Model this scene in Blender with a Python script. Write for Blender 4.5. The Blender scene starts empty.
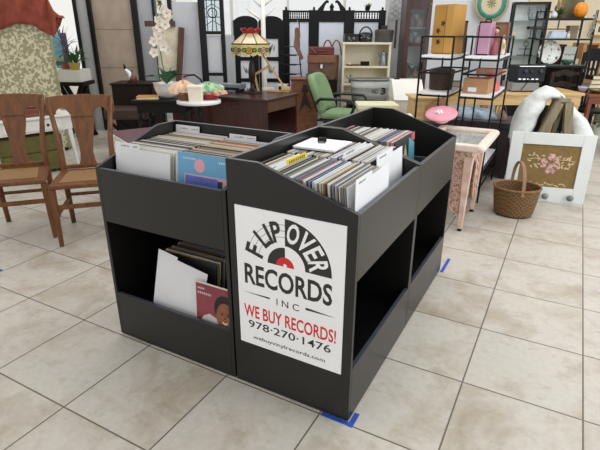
import bpy, math, random
from mathutils import Vector, Matrix, Euler
S = bpy.context.scene
C = S.collection
R = random.Random(7)
rad = math.radians

# ------------------------------------------------------------------ camera
CAM = Vector((1.0436, -1.3517, 1.4003))
FW = Vector((-0.44396659, 0.81470529, -0.37302676))
RT = Vector((0.8774346, 0.47968457, 0.00335073))
UP = Vector((-0.18166504, 0.32581897, 0.92781454))
F = 480.19
YAW = 0.499
FH = Vector((-math.sin(YAW), math.cos(YAW), 0))
cd = bpy.data.cameras.new('camera'); cam = bpy.data.objects.new('camera', cd); C.objects.link(cam)
m = Matrix((RT, UP, -FW)).transposed().to_4x4(); m.translation = CAM
cam.matrix_world = m
cd.sensor_width = 36; cd.lens = F / 600 * 36; cd.clip_start = 0.05
S.camera = cam
S.view_settings.view_transform = 'Standard'; S.view_settings.look = 'None'
S.view_settings.gamma = 1; S.view_settings.use_curve_mapping = False; S.view_settings.exposure = 0.0

def ray(px, py): return FW * F + RT * (px - 300) - UP * (py - 225)
def at(px, py, v):
    "survey: the point seen at (px,py) that stands v metres ahead of the tripod"
    d = ray(px, py); return CAM + d * (v / d.dot(FH))
def Z(py, v): return at(300, py, v).z
def W(n, v): return n * 0.928 * v / F

# ------------------------------------------------------------------ materials
def lin(c):
    c = c / 255.0
    return c / 12.92 if c <= 0.04045 else ((c + 0.055) / 1.055) ** 2.4
def rgb(c): return (lin(c[0]), lin(c[1]), lin(c[2]), 1)
MATS = {}
def M(name, col, rough=0.6, metal=0.0, var=0.12, scale=8.0, bump=0.0, col2=None, spec=None, stretch=None):
    if name in MATS: return MATS[name]
    mt = bpy.data.materials.new(name); mt.use_nodes = True
    nt = mt.node_tree; b = nt.nodes['Principled BSDF']
    b.inputs['Roughness'].default_value = rough; b.inputs['Metallic'].default_value = metal
    if spec is not None: b.inputs['Specular IOR Level'].default_value = spec
    tc = nt.nodes.new('ShaderNodeTexCoord'); nz = nt.nodes.new('ShaderNodeTexNoise')
    nz.inputs['Scale'].default_value = scale; nz.inputs['Detail'].default_value = 4
    src = tc.outputs['Object']
    if stretch:
        mp = nt.nodes.new('ShaderNodeMapping'); mp.inputs['Scale'].default_value = stretch
        nt.links.new(src, mp.inputs['Vector']); src = mp.outputs['Vector']
    nt.links.new(src, nz.inputs['Vector'])
    rp = nt.nodes.new('ShaderNodeValToRGB')
    c = rgb(col)
    lo = tuple(x * (1 - var) for x in c[:3]) + (1,)
    hi = rgb(col2) if col2 else tuple(min(1, x * (1 + var)) for x in c[:3]) + (1,)
    if col2: lo = c
    rp.color_ramp.elements[0].color = lo; rp.color_ramp.elements[1].color = hi
    rp.color_ramp.elements[0].position = 0.32; rp.color_ramp.elements[1].position = 0.68
    nt.links.new(nz.outputs['Fac'], rp.inputs['Fac'])
    nt.links.new(rp.outputs['Color'], b.inputs['Base Color'])
    if bump:
        bp = nt.nodes.new('ShaderNodeBump'); bp.inputs['Strength'].default_value = bump; bp.inputs['Distance'].default_value = 0.01
        nt.links.new(nz.outputs['Fac'], bp.inputs['Height']); nt.links.new(bp.outputs['Normal'], b.inputs['Normal'])
    MATS[name] = mt
    return mt
def wood(name, col, col2, rough=0.4, stretch=(14, 14, 1.6), spec=None):
    return M(name, col, rough, 0, 0.2, 3.0, 0.05, col2, spec=spec, stretch=stretch)
def glass(name, tint=(0.95, 0.98, 0.98, 1), rough=0.02, fac=0.12):
    if name in MATS: return MATS[name]
    mt = bpy.data.materials.new(name); mt.use_nodes = True; nt = mt.node_tree
    nt.nodes.remove(nt.nodes['Principled BSDF']); out = nt.nodes['Material Output']
    t = nt.nodes.new('ShaderNodeBsdfTransparent'); t.inputs['Color'].default_value = tint
    g = nt.nodes.new('ShaderNodeBsdfGlossy'); g.inputs['Roughness'].default_value = rough
    mx = nt.nodes.new('ShaderNodeMixShader'); mx.inputs['Fac'].default_value = fac
    nt.links.new(t.outputs[0], mx.inputs[1]); nt.links.new(g.outputs[0], mx.inputs[2]); nt.links.new(mx.outputs[0], out.inputs['Surface'])
    MATS[name] = mt
    return mt
def voro(name, colA, colB, scale, lo=0.25, hi=0.35, rough=0.7, bump=0.0, distort=0.0, stretch=(1, 1, 1)):
    if name in MATS: return MATS[name]
    mt = bpy.data.materials.new(name); mt.use_nodes = True; nt = mt.node_tree; b = nt.nodes['Principled BSDF']
    b.inputs['Roughness'].default_value = rough
    tc = nt.nodes.new('ShaderNodeTexCoord'); mp = nt.nodes.new('ShaderNodeMapping'); mp.inputs['Scale'].default_value = stretch
    nt.links.new(tc.outputs['Object'], mp.inputs['Vector'])
    nz = nt.nodes.new('ShaderNodeTexNoise'); nz.inputs['Scale'].default_value = scale; nz.inputs['Detail'].default_value = 3
    nz.inputs['Roughness'].default_value = 0.65
    nt.links.new(mp.outputs[0], nz.inputs['Vector'])
    vo = nt.nodes.new('ShaderNodeTexVoronoi'); vo.inputs['Scale'].default_value = scale * 0.8
    nt.links.new(mp.outputs[0], vo.inputs['Vector'])
    ad = nt.nodes.new('ShaderNodeMath'); ad.operation = 'MULTIPLY_ADD'; ad.inputs[1].default_value = 0.35; 
    nt.links.new(vo.outputs['Distance'], ad.inputs[0]); nt.links.new(nz.outputs['Fac'], ad.inputs[2])
    rp = nt.nodes.new('ShaderNodeValToRGB'); rp.color_ramp.elements[0].position = lo; rp.color_ramp.elements[1].position = hi
    rp.color_ramp.elements[0].color = rgb(colA); rp.color_ramp.elements[1].color = rgb(colB)
    nt.links.new(ad.outputs[0], rp.inputs['Fac']); nt.links.new(rp.outputs['Color'], b.inputs['Base Color'])
    if bump:
        bp = nt.nodes.new('ShaderNodeBump'); bp.inputs['Strength'].default_value = bump; bp.inputs['Distance'].default_value = 0.01
        nt.links.new(ad.outputs[0], bp.inputs['Height']); nt.links.new(bp.outputs['Normal'], b.inputs['Normal'])
    MATS[name] = mt
    return mt
def weave(name, colA, colB, sx, sz, rough=0.7):
    "basket weave / cane from crossed waves"
    if name in MATS: return MATS[name]
    mt = bpy.data.materials.new(name); mt.use_nodes = True; nt = mt.node_tree; b = nt.nodes['Principled BSDF']
    b.inputs['Roughness'].default_value = rough
    tc = nt.nodes.new('ShaderNodeTexCoord')
    ck = nt.nodes.new('ShaderNodeTexChecker'); mp = nt.nodes.new('ShaderNodeMapping'); mp.inputs['Scale'].default_value = (sx, sx, sz)
    nt.links.new(tc.outputs['Object'], mp.inputs['Vector']); nt.links.new(mp.outputs[0], ck.inputs['Vector'])
    ck.inputs['Scale'].default_value = 1; ck.inputs['Color1'].default_value = rgb(colA); ck.inputs['Color2'].default_value = rgb(colB)
    nz = nt.nodes.new('ShaderNodeTexNoise'); nz.inputs['Scale'].default_value = 30
    nt.links.new(tc.outputs['Object'], nz.inputs['Vector'])
    mx = nt.nodes.new('ShaderNodeMixRGB'); mx.blend_type = 'MULTIPLY'; mx.inputs['Fac'].default_value = 0.5
    nt.links.new(ck.outputs['Color'], mx.inputs[1]); nt.links.new(nz.outputs['Color'], mx.inputs[2])
    nt.links.new(mx.outputs[0], b.inputs['Base Color'])
    bp = nt.nodes.new('ShaderNodeBump'); bp.inputs['Strength'].default_value = 0.5; bp.inputs['Distance'].default_value = 0.004
    nt.links.new(ck.outputs['Fac'], bp.inputs['Height']); nt.links.new(bp.outputs['Normal'], b.inputs['Normal'])
    MATS[name] = mt
    return mt

# ------------------------------------------------------------------ mesh builder
class MB:
    def __init__(s): s.v = []; s.f = []
    def add(s, vs, fs):
        n = len(s.v); s.v += [tuple(p) for p in vs]; s.f += [tuple(i + n for i in f) for f in fs]; return s
    def box(s, x0, x1, y0, y1, z0, z1):
        return s.add([(x0,y0,z0),(x1,y0,z0),(x1,y1,z0),(x0,y1,z0),(x0,y0,z1),(x1,y0,z1),(x1,y1,z1),(x0,y1,z1)],
                     [(0,3,2,1),(4,5,6,7),(0,1,5,4),(1,2,6,5),(2,3,7,6),(3,0,4,7)])
    def beam(s, p, q, w, h=None, w2=None, h2=None):
        h = h or w; w2 = w2 or w; h2 = h2 or (h if w2 == w else w2)
        p = Vector(p); q = Vector(q); d = (q - p).normalized()
        ref = Vector((0, 0, 1)) if abs(d.z) < 0.9 else Vector((0, 1, 0))
        a = d.cross(ref).normalized(); b = a.cross(d).normalized()
        vs = []
        for o, ww, hh in ((p, w, h), (q, w2, h2)):
            for sx, sy in ((-1,-1),(1,-1),(1,1),(-1,1)): vs.append(o + a * sx * ww / 2 + b * sy * hh / 2)
        return s.add(vs, [(0,1,2,3),(7,6,5,4),(0,4,5,1),(1,5,6,2),(2,6,7,3),(3,7,4,0)])
    def tube(s, pts, r, n=8, close=False):
        pts = [Vector(p) for p in pts]; k = len(pts); vs = []; fs = []
        prev = None
        for i, p in enumerate(pts):
            if close: d = pts[(i+1) % k] - pts[i-1]
            else: d = pts[min(i+1, k-1)] - pts[max(i-1, 0)]
            d.normalize()
            if prev is None:
                ref = Vector((0,0,1)) if abs(d.z) < 0.9 else Vector((0,1,0)); a = d.cross(ref).normalized()
            else: a = (prev - d * prev.dot(d)).normalized()
            prev = a; b = a.cross(d)
            rr = r[i] if isinstance(r, (list, tuple)) else r
            for j in range(n):
                t = 2 * math.pi * j / n; vs.append(p + (a * math.cos(t) + b * math.sin(t)) * rr)
        for i in range(k if close else k - 1):
            for j in range(n):
                i2 = (i + 1) % k
                fs.append((i*n+j, i2*n+j, i2*n+(j+1)%n, i*n+(j+1)%n))
        if not close: fs += [tuple(range(n)), tuple(reversed(range((k-1)*n, k*n)))]
        return s.add(vs, fs)
    def lathe(s, prof, cx=0, cy=0, n=24, sx=1, sy=1, caps=True):
        vs = []; fs = []; k = len(prof)
        for r, z in prof:
            for j in range(n):
                t = 2 * math.pi * j / n; vs.append((cx + r * sx * math.cos(t), cy + r * sy * math.sin(t), z))
        for i in range(k - 1):
            for j in range(n): fs.append((i*n+j, i*n+(j+1)%n, (i+1)*n+(j+1)%n, (i+1)*n+j))
        if caps: fs += [tuple(reversed(range(n))), tuple(range((k-1)*n, k*n))]
        return s.add(vs, fs)
    def prism(s, poly, axis, a, b):
        k = len(poly); vs = []
        for t in (a, b):
            for (p, q) in poly: vs.append({'x': (t, p, q), 'y': (p, t, q), 'z': (p, q, t)}[axis])
        fs = [tuple(range(k)), tuple(reversed(range(k, 2*k)))]
        fs += [(i, k + i, k + (i+1) % k, (i+1) % k) for i in range(k)]
        return s.add(vs, fs)
    def ball(s, c, rx, ry=None, rz=None, n=14, k=9):
        ry = ry or rx; rz = rz or rx; vs = []; fs = []
        for i in range(k + 1):
            ph = math.pi * i / k
            for j in range(n):
                t = 2 * math.pi * j / n
                vs.append((c[0] + rx*math.sin(ph)*math.cos(t), c[1] + ry*math.sin(ph)*math.sin(t), c[2] + rz*math.cos(ph)))
        for i in range(k):
            for j in range(n): fs.append((i*n+j, (i+1)*n+j, (i+1)*n+(j+1)%n, i*n+(j+1)%n))
        return s.add(vs, fs)
    def grid(s, fn, nu, nv):
        vs = [fn(i / nu, j / nv) for j in range(nv + 1) for i in range(nu + 1)]
        fs = [(j*(nu+1)+i, j*(nu+1)+i+1, (j+1)*(nu+1)+i+1, (j+1)*(nu+1)+i) for j in range(nv) for i in range(nu)]
        return s.add(vs, fs)
    def leaf(s, p, d, ln, w, bend=0.0):
        p = Vector(p); d = Vector(d).normalized(); a = d.cross(Vector((0.1, 0.2, 1))).normalized()
        n = a.cross(d)
        mid = p + d * ln * 0.5 + n * bend * ln * 0.3; tip = p + d * ln - Vector((0, 0, bend * ln * 0.6))
        return s.add([p, mid + a * w / 2, tip, mid - a * w / 2, mid + n * 0.004], [(0,1,4),(1,2,4),(2,3,4),(3,0,4)])
    def flat(s, p, d, ln, w, tilt=0.0):
        "a petal lying in the xz plane, pointing along d"
        a = math.atan2(d[2], d[0]); c, q = math.cos(a), math.sin(a); vs = []
        for l, h in ((0,0),(0.3,-0.38),(0.65,-0.5),(0.92,-0.28),(1,0),(0.92,0.28),(0.65,0.5),(0.3,0.38)):
            vs.append((p[0]+c*l*ln-q*h*w, p[1]-tilt*l*ln, p[2]+q*l*ln+c*h*w))
        return s.add(vs, [tuple(range(8))])
    def mesh(s, name, mat, smooth=False):
        me = bpy.data.meshes.new(name); me.from_pydata(s.v, [], s.f); me.update()
        if mat: me.materials.append(mat)
        if smooth:
            for p in me.polygons: p.use_smooth = True
        return me
    def build(s, name, mat, parent=None, bevel=0, smooth=False, solid=0):
        o = bpy.data.objects.new(name, s.mesh(name, mat, smooth)); C.objects.link(o)
        if parent: o.parent = parent
        if solid:
            k = o.modifiers.new('solid', 'SOLIDIFY'); k.thickness = solid; k.offset = 0
        if bevel:
            k = o.modifiers.new('bevel', 'BEVEL'); k.width = bevel; k.segments = 2; k.limit_method = 'ANGLE'
        return o
def tag(o, label=None, cat=None, group=None, kind=None):
    if label: o['label'] = label
    if cat: o['category'] = cat
    if group: o['group'] = group
    if kind: o['kind'] = kind
    return o
def thing(name, label, cat, loc=(0,0,0), rz=0, group=None):
    o = bpy.data.objects.new(name, None); C.objects.link(o); o.empty_display_size = 0.05
    o.location = loc; o.rotation_euler = (0, 0, rz)
    return tag(o, label, cat, group)
def far(name, label, cat, px, py, v, z=0, rz=0.0, group=None):
    "a thing surveyed from the tripod: base at column (px,py), v metres ahead, facing the tripod"
    p = at(px, py, v); return thing(name, label, cat, (p.x, p.y, z), YAW + rz, group)
def single(o, loc, rz, label, cat, group=None):
    o.location = loc; o.rotation_euler = (0, 0, rz); return tag(o, label, cat, group)
def copy_tree(o, parent=None):
    c = o.copy(); C.objects.link(c)
    if parent: c.parent = parent
    for ch in list(o.children): copy_tree(ch, c)
    return c
def structure(name, mb, mat, bevel=0):
    o = mb.build(name, mat, None, bevel); o['kind'] = 'structure'; return o
_dg = None
def text(name, string, mat, parent, x, z, w, h, y=0.0, rot=0.0, offset=0.0, depth=0.0006, ysign=-1):
    "lettering lying in the local xz plane, centred on x,z and fitted to w x h"
    cu = bpy.data.curves.new(name, 'FONT'); cu.body = string; cu.size = 1; cu.offset = offset; cu.align_x = 'CENTER'; cu.extrude = 0.01
    cu.resolution_u = 3
    t = bpy.data.objects.new(name, cu); C.objects.link(t)
    bpy.context.view_layer.update()
    me = bpy.data.meshes.new_from_object(t.evaluated_get(bpy.context.evaluated_depsgraph_get()))
    bpy.data.objects.remove(t); bpy.data.curves.remove(cu)
    xs = [q.co.x for q in me.vertices]; ys = [q.co.y for q in me.vertices]
    cx, cy = (min(xs)+max(xs))/2, (min(ys)+max(ys))/2; sx = w/(max(xs)-min(xs)); sy = h/(max(ys)-min(ys))
    ca, sa = math.cos(rot), math.sin(rot)
    for q in me.vertices:
        a = (q.co.x-cx)*sx; b = (q.co.y-cy)*sy
        q.co = (x + a*ca - b*sa, y - (depth if q.co.z > 0 else 0), z + a*sa + b*ca)
    me.materials.clear(); me.materials.append(mat); me.name = name
    o = bpy.data.objects.new(name, me); C.objects.link(o); o.parent = parent
    return o
def arc(cx, cz, r, a0, a1, n=20): return [(cx + r*math.cos(rad(a0+(a1-a0)*i/n)), cz + r*math.sin(rad(a0+(a1-a0)*i/n))) for i in range(n+1)]

# ------------------------------------------------------------------ shared materials
black_lam = M('black_laminate', (24,23,22), 0.34, 0, 0.10, 5, 0.015, spec=0.55)
sheen_grey = M('laminate_sheen_grey', (66,69,77), 0.32, 0, 0.08, 12)  # lighter grey, the sky's sheen on black laminate put into the colour
bin_in = M('black_board_inside', (14,14,17), 0.6, 0, 0.1, 6, spec=0.15)
white_card = M('white_card', (226,227,230), 0.55, 0, 0.03, 5)
ink = M('black_ink', (30,29,29), 0.6, 0, 0.05, 20)
chair_wood = wood('honey_oak', (92,51,18), (120,72,30), 0.42)
dark_wood = wood('dark_walnut', (20,13,10), (36,23,18), 0.45, spec=0.16)
mahog = wood('red_mahogany', (42,15,10), (70,29,21), 0.28)
pine = wood('light_pine', (196,158,102), (220,186,132), 0.45, (1.5,14,14))
black_metal = M('black_metal', (14,14,17), 0.45, 0.0, 0.1, 10, spec=0.3)
white_paint = M('white_paint', (224,222,214), 0.5, 0, 0.04, 6)
white_gloss = M('white_gloss_board', (232,233,236), 0.35, 0, 0.03, 6)
cream = M('cream_paint', (226,218,194), 0.5, 0, 0.05, 6)
gold_m = M('brass', (176,140,70), 0.3, 0.9, 0.1, 10)
steel = M('polished_steel', (190,190,192), 0.25, 1.0, 0.05, 10)
blue_tape = M('blue_masking_tape', (36,78,176), 0.6, 0, 0.1, 40)

# ------------------------------------------------------------------ floor
def floor_mat():
    mt = bpy.data.materials.new('ceramic_floor_tile'); mt.use_nodes = True; nt = mt.node_tree; b = nt.nodes['Principled BSDF']
    N = nt.nodes.new; L = nt.links.new
    tc = N('ShaderNodeTexCoord'); sp = N('ShaderNodeSeparateXYZ'); L(tc.outputs['Object'], sp.inputs[0])
    def mth(op, a, bv=None, c=None):
        n = N('ShaderNodeMath'); n.operation = op
        for i, q in enumerate((a, bv, c)):
            if q is None: continue
            if isinstance(q, (int, float)): n.inputs[i].default_value = q
            else: L(q, n.inputs[i])
        return n.outputs[0]
    def axis(o, off, step):
        t = mth('DIVIDE', mth('SUBTRACT', o, off), step); fr = mth('FRACT', t); fl = mth('FLOOR', t)
        d = mth('MULTIPLY', mth('MINIMUM', fr, mth('SUBTRACT', 1.0, fr)), step)
        return d, fl
    dx, ix = axis(sp.outputs[0], 0.861, 0.4575); dy, iy = axis(sp.outputs[1], -0.010, 0.4635)
    d = mth('MINIMUM', dx, dy)
    mr = N('ShaderNodeMapRange'); mr.inputs['From Min'].default_value = 0.0022; mr.inputs['From Max'].default_value = 0.0042; L(d, mr.inputs['Value'])
    cell = N('ShaderNodeCombineXYZ'); L(ix, cell.inputs[0]); L(iy, cell.inputs[1])
    wn = N('ShaderNodeTexWhiteNoise'); wn.noise_dimensions = '3D'; L(cell.outputs[0], wn.inputs['Vector'])
    # shift the mottling from tile to tile
    vm = N('ShaderNodeVectorMath'); vm.operation = 'MULTIPLY_ADD'; L(wn.outputs['Color'], vm.inputs[0]); vm.inputs[1].default_value = (9,9,9); L(tc.outputs['Object'], vm.inputs[2])
    n1 = N('ShaderNodeTexNoise'); n1.inputs['Scale'].default_value = 3.2; n1.inputs['Detail'].default_value = 6; n1.inputs['Roughness'].default_value = 0.62; n1.inputs['Distortion'].default_value = 0.5; L(vm.outputs[0], n1.inputs['Vector'])
    r1 = N('ShaderNodeValToRGB'); L(n1.outputs['Fac'], r1.inputs['Fac'])
    r1.color_ramp.elements[0].position = 0.27; r1.color_ramp.elements[0].color = rgb((166,153,132))
    r1.color_ramp.elements[1].position = 0.52; r1.color_ramp.elements[1].color = rgb((197,191,181))
    n2 = N('ShaderNodeTexNoise'); n2.inputs['Scale'].default_value = 34; n2.inputs['Detail'].default_value = 3; L(vm.outputs[0], n2.inputs['Vector'])
    mrr = N('ShaderNodeMapRange'); mrr.inputs['From Min'].default_value = 0.25; mrr.inputs['From Max'].default_value = 0.75; mrr.inputs['To Min'].default_value = 0.92; mrr.inputs['To Max'].default_value = 1.05; L(n2.outputs['Fac'], mrr.inputs['Value'])
    n3 = N('ShaderNodeTexNoise'); n3.inputs['Scale'].default_value = 11; n3.inputs['Detail'].default_value = 8; n3.inputs['Roughness'].default_value = 0.75; L(vm.outputs[0], n3.inputs['Vector'])
    m3 = N('ShaderNodeMapRange'); m3.inputs['From Min'].default_value = 0.53; m3.inputs['From Max'].default_value = 0.70; m3.inputs['To Max'].default_value = 0.55; L(n3.outputs['Fac'], m3.inputs['Value'])
    st = N('ShaderNodeMixRGB'); L(m3.outputs[0], st.inputs['Fac']); L(r1.outputs['Color'], st.inputs[1]); st.inputs[2].default_value = rgb((158,144,122))
    mu = N('ShaderNodeMixRGB'); mu.blend_type = 'MULTIPLY'; mu.inputs['Fac'].default_value = 1; L(st.outputs['Color'], mu.inputs[1]); L(mrr.outputs[0], mu.inputs[2])
    mx = N('ShaderNodeMixRGB'); L(mr.outputs[0], mx.inputs['Fac']); mx.inputs[1].default_value = rgb((104,96,86)); L(mu.outputs[0], mx.inputs[2])
    L(mx.outputs[0], b.inputs['Base Color']); b.inputs['Roughness'].default_value = 0.38; b.inputs['Specular IOR Level'].default_value = 0.35
    bp = N('ShaderNodeBump'); bp.inputs['Strength'].default_value = 0.4; bp.inputs['Distance'].default_value = 0.003; L(mr.outputs[0], bp.inputs['Height']); L(bp.outputs['Normal'], b.inputs['Normal'])
    return mt
structure('floor', MB().box(-14, 8, -5, 14, -0.05, 0), floor_mat())

# ------------------------------------------------------------------ record bins
BH, FHT, BD, TH = 0.98, 0.856, 0.5205, 0.018
def record_bin(name, label, w, loc, rz):
    t = thing(name, label, 'record bin', loc, rz)
    prof = [(0.0, 0.006), (BD, 0.006), (BD, BH), (BD-0.138, BH), (0.0, FHT)]
    for x0 in (0, w-TH):
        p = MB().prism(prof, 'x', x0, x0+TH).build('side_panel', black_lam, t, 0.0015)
        # sky reflection painted as a lighter grey along the sloping top
        p.data.materials.append(sheen_grey)
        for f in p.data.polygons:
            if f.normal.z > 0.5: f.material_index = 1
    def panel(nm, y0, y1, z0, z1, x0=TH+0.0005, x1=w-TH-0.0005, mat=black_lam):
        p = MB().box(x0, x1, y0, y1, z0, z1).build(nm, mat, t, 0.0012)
        p.data.materials.append(sheen_grey)
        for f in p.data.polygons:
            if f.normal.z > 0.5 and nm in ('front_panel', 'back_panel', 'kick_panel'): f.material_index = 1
    panel('back_panel', BD-TH, BD, 0.006, BH, mat=black_lam)
    panel('front_panel', 0.0, TH, 0.605, FHT-0.004)
    panel('kick_panel', 0.0, TH, 0.006, 0.236)
    panel('bin_floor', TH+0.0005, BD-TH-0.0005, 0.602, 0.619, mat=bin_in)
    panel('bay_floor', TH+0.0005, BD-TH-0.0005, 0.130, 0.148, mat=bin_in)
    panel('row_divider', TH+0.001, BD-TH-0.001, 0.6195, 0.80, w/2-0.004, w/2+0.004, mat=sheen_grey)
    return t
binA = record_bin('record_bin', 'black record bin standing left of the one with the sign, facing the left front', 0.699, (-0.707, 0, 0), 0)
binB = record_bin('record_bin', 'black record bin carrying the white sign on its end panel', 0.7340, (BD, 0, 0), rad(90))
binC = record_bin('record_bin', 'black record bin behind the signed one, nearest the pink carved table', 0.7340, (BD, 0.7350, 0), rad(90))

# ------------------------------------------------------------------ the sign
sg = thing('shop_sign', 'white record shop sign with black and red lettering on the bin end', 'sign', (0, 0, 0), 0)
sign_white = M('sign_board_white', (250,250,252), 0.45, 0, 0.02, 4)
sign_black = M('sign_black', (45,43,42), 0.5, 0, 0.03, 9)
sign_red = M('sign_red', (214,44,44), 0.5, 0, 0.03, 9)
y0 = -0.0042
MB().box(0.034, 0.484, y0, -0.0006, 0.217, 0.812).build('sign_board', sign_white, sg)
cx, cz = 0.2485, 0.607
def flat(nm, poly, mat, d=0.0005, par=None): return MB().prism(poly, 'y', y0-d, y0).build(nm, mat, par or sg)
lg = flat('record_emblem', [(cx+0.0005, cz)] + arc(cx, cz, 0.187, 0, 90, 24), sign_black)
lg['label'] = 'black and white half record emblem with red centre'
flat('emblem_white_sector', [(cx+0.0005, cz)] + arc(cx, cz, 0.083, 0, 90, 16), sign_white, 0.0007, lg)
flat('emblem_black_sector', [(cx, cz)] + arc(cx, cz, 0.075, 180, 90, 16), sign_black, 0.0007, lg)
flat('emblem_red_label', arc(cx, cz, 0.0375, 180, 0, 20), sign_red, 0.0011, lg)
flat('emblem_spindle_hole', arc(cx, cz+0.004, 0.0075, 0, 360, 16)[:-1], sign_white, 0.0015, lg)
thin = M('sign_groove_grey', (80,78,77), 0.5, 0, 0.03, 9)
g = MB()
for r_ in (0.116, 0.140, 0.163):
    o_ = arc(cx, cz, r_+0.0007, 172, 90, 26); i_ = arc(cx, cz, r_-0.0007, 90, 172, 26)
    g.prism(o_+i_, 'y', y0-0.0004, y0)
g.build('emblem_groove', thin, lg)
for ch, ang, w_, mt in (('F',163.5,0.040,sign_black),('L',135,0.037,sign_black),('I',121,0.0125,sign_black),('P',105.5,0.040,sign_black),
                        ('O',76,0.048,sign_white),('V',54,0.050,sign_white),('E',34,0.038,sign_white),('R',14,0.042,sign_white)):
    rr = 0.139 if mt is sign_white else 0.136
    text('arched_letter', ch, mt, lg, cx+rr*math.cos(rad(ang)), cz+rr*math.sin(rad(ang)), w_, 0.080, y0-0.0005, rad(ang-90), 0.024, 0.0006)
text('shop_name_lettering', 'RECORDS', sign_black, sg, 0.2535, 0.539, 0.372, 0.088, y0, 0, 0.022)
text('company_lettering', 'I N C', sign_black, sg, 0.2575, 0.4495, 0.097, 0.028, y0, 0, 0.0)
flat('tapered_rule', [(0.057,0.4560),(0.178,0.4515),(0.180,0.4545),(0.178,0.4585)], sign_black)
flat('tapered_rule', [(0.334,0.4590),(0.334,0.4515),(0.455,0.4535),(0.338,0.4615)], sign_black)
text('offer_lettering', 'WE BUY RECORDS!', sign_red, sg, 0.2585, 0.3735, 0.402, 0.0565, y0, 0, 0.016)
text('phone_lettering', '978\u00b7270\u00b71476', sign_black, sg, 0.2585, 0.3135, 0.364, 0.0345, y0, 0, 0.006)
text('web_lettering', 'webuyvinylrecords.com', sign_black, sg, 0.2575, 0.2525, 0.322, 0.021, y0, 0, 0.004)

# ------------------------------------------------------------------ records
SL = 0.315
pal = {
 'white': M('sleeve_white', (214,214,212), 0.5, 0, 0.05, 9), 'cream': M('sleeve_cream', (205,196,172), 0.5, 0, 0.06, 9),
 'grey': M('sleeve_grey', (132,132,136), 0.45, 0, 0.1, 9), 'black': M('sleeve_black', (30,29,32), 0.4, 0, 0.1, 9),
 'brown': M('sleeve_brown', (94,66,46), 0.5, 0, 0.1, 9), 'tan': M('sleeve_tan', (158,136,100), 0.5, 0, 0.1, 9),
 'red': M('sleeve_red', (150,66,56), 0.45, 0, 0.1, 9), 'pink': M('sleeve_pink', (200,128,136), 0.45, 0, 0.08, 9),
 'blue': M('sleeve_blue', (72,88,136), 0.45, 0, 0.1, 9), 'teal': M('sleeve_teal', (86,130,140), 0.45, 0, 0.1, 9),
 'green': M('sleeve_green', (70,98,66), 0.45, 0, 0.1, 9), 'purple': M('sleeve_purple', (104,84,118), 0.45, 0, 0.1, 9),
 'orange': M('sleeve_orange', (196,106,62), 0.45, 0, 0.1, 9), 'yellow': M('sleeve_yellow', (214,190,92), 0.45, 0, 0.1, 9)}
SLEEVES = {}
for th in (0.0032, 0.0045):
    for k, mt in pal.items():
        SLEEVES[(k, th)] = MB().box(-SL/2, SL/2, -th/2, th/2, 0, SL).mesh('record_sleeve', mt)
def place(obj, base, xl, yl, zl, lean, rz_base, twist=0.0):
    "put obj at local (xl,yl,zl) of a bin at base, leaning back"
    ob = Matrix.Translation(Vector(base)) @ Matrix.Rotation(rz_base, 4, 'Z')
    p = ob @ Vector((xl, yl, zl)); obj.location = p; obj.rotation_euler = (-lean, 0, rz_base + twist)
    return obj
def row(base, rz, x, y0, y1, n, z, lean, weights, where, thick=True, step_noise=0.0012, first=None):
    keys = [k for k, c in weights for _ in range(c)]
    for i in range(n):
        k = R.choice(keys) if (i or first is None) else first; th = R.choice((0.0032, 0.0045)) if thick else 0.0032
        o = bpy.data.objects.new('record_sleeve', SLEEVES[(k, th)]); C.objects.link(o)
        y = y0 + (y1-y0)*i/max(1, n-1)
        dz = 0.0
        place(o, base, x + R.uniform(-0.006, 0.006), y + R.uniform(0, step_noise)*0.5, z + dz, lean, rz)
        o.scale = (1, 1, R.uniform(0.985, 1.0))
        tag(o, '%s-edged record sleeve filed in the %s' % (k, where), 'record sleeve', '%s record sleeves in the %s' % (k, where))
mixA = [('white',7),('cream',6),('tan',4),('grey',5),('brown',3),('black',4),('orange',1),('teal',1)]
mixB = [('white',12),('cream',6),('grey',6),('black',5),('blue',1),('pink',1),('purple',1),('tan',2),('brown',1),('green',1)]
la = rad(7)
A0, B0, C0 = (-0.704,0,0), (BD,0,0), (BD,0.735,0)
row(A0, 0, 0.188, 0.074, 0.438, 46, 0.6195, la, mixA, 'left row of the left bin')
row(A0, 0, 0.516, 0.078, 0.438, 46, 0.6195, la, mixA, 'right row of the left bin')
row(B0, rad(90), 0.190, 0.030, 0.450, 60, 0.6195, rad(5), mixB, 'near row of the bin with the sign')
row(B0, rad(90), 0.535, 0.078, 0.450, 50, 0.6195, rad(5), mixB, 'far row of the bin with the sign')
row(C0, rad(90), 0.190, 0.125, 0.455, 40, 0.6195, rad(4), mixB, 'rearmost bin')
row(A0, 0, 0.385, 0.082, 0.40, 26, 0.1485, rad(6), [('brown',3),('grey',4),('tan',4),('white',4),('cream',2),('black',1)], 'lower bay of the left bin', first='black')

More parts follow.
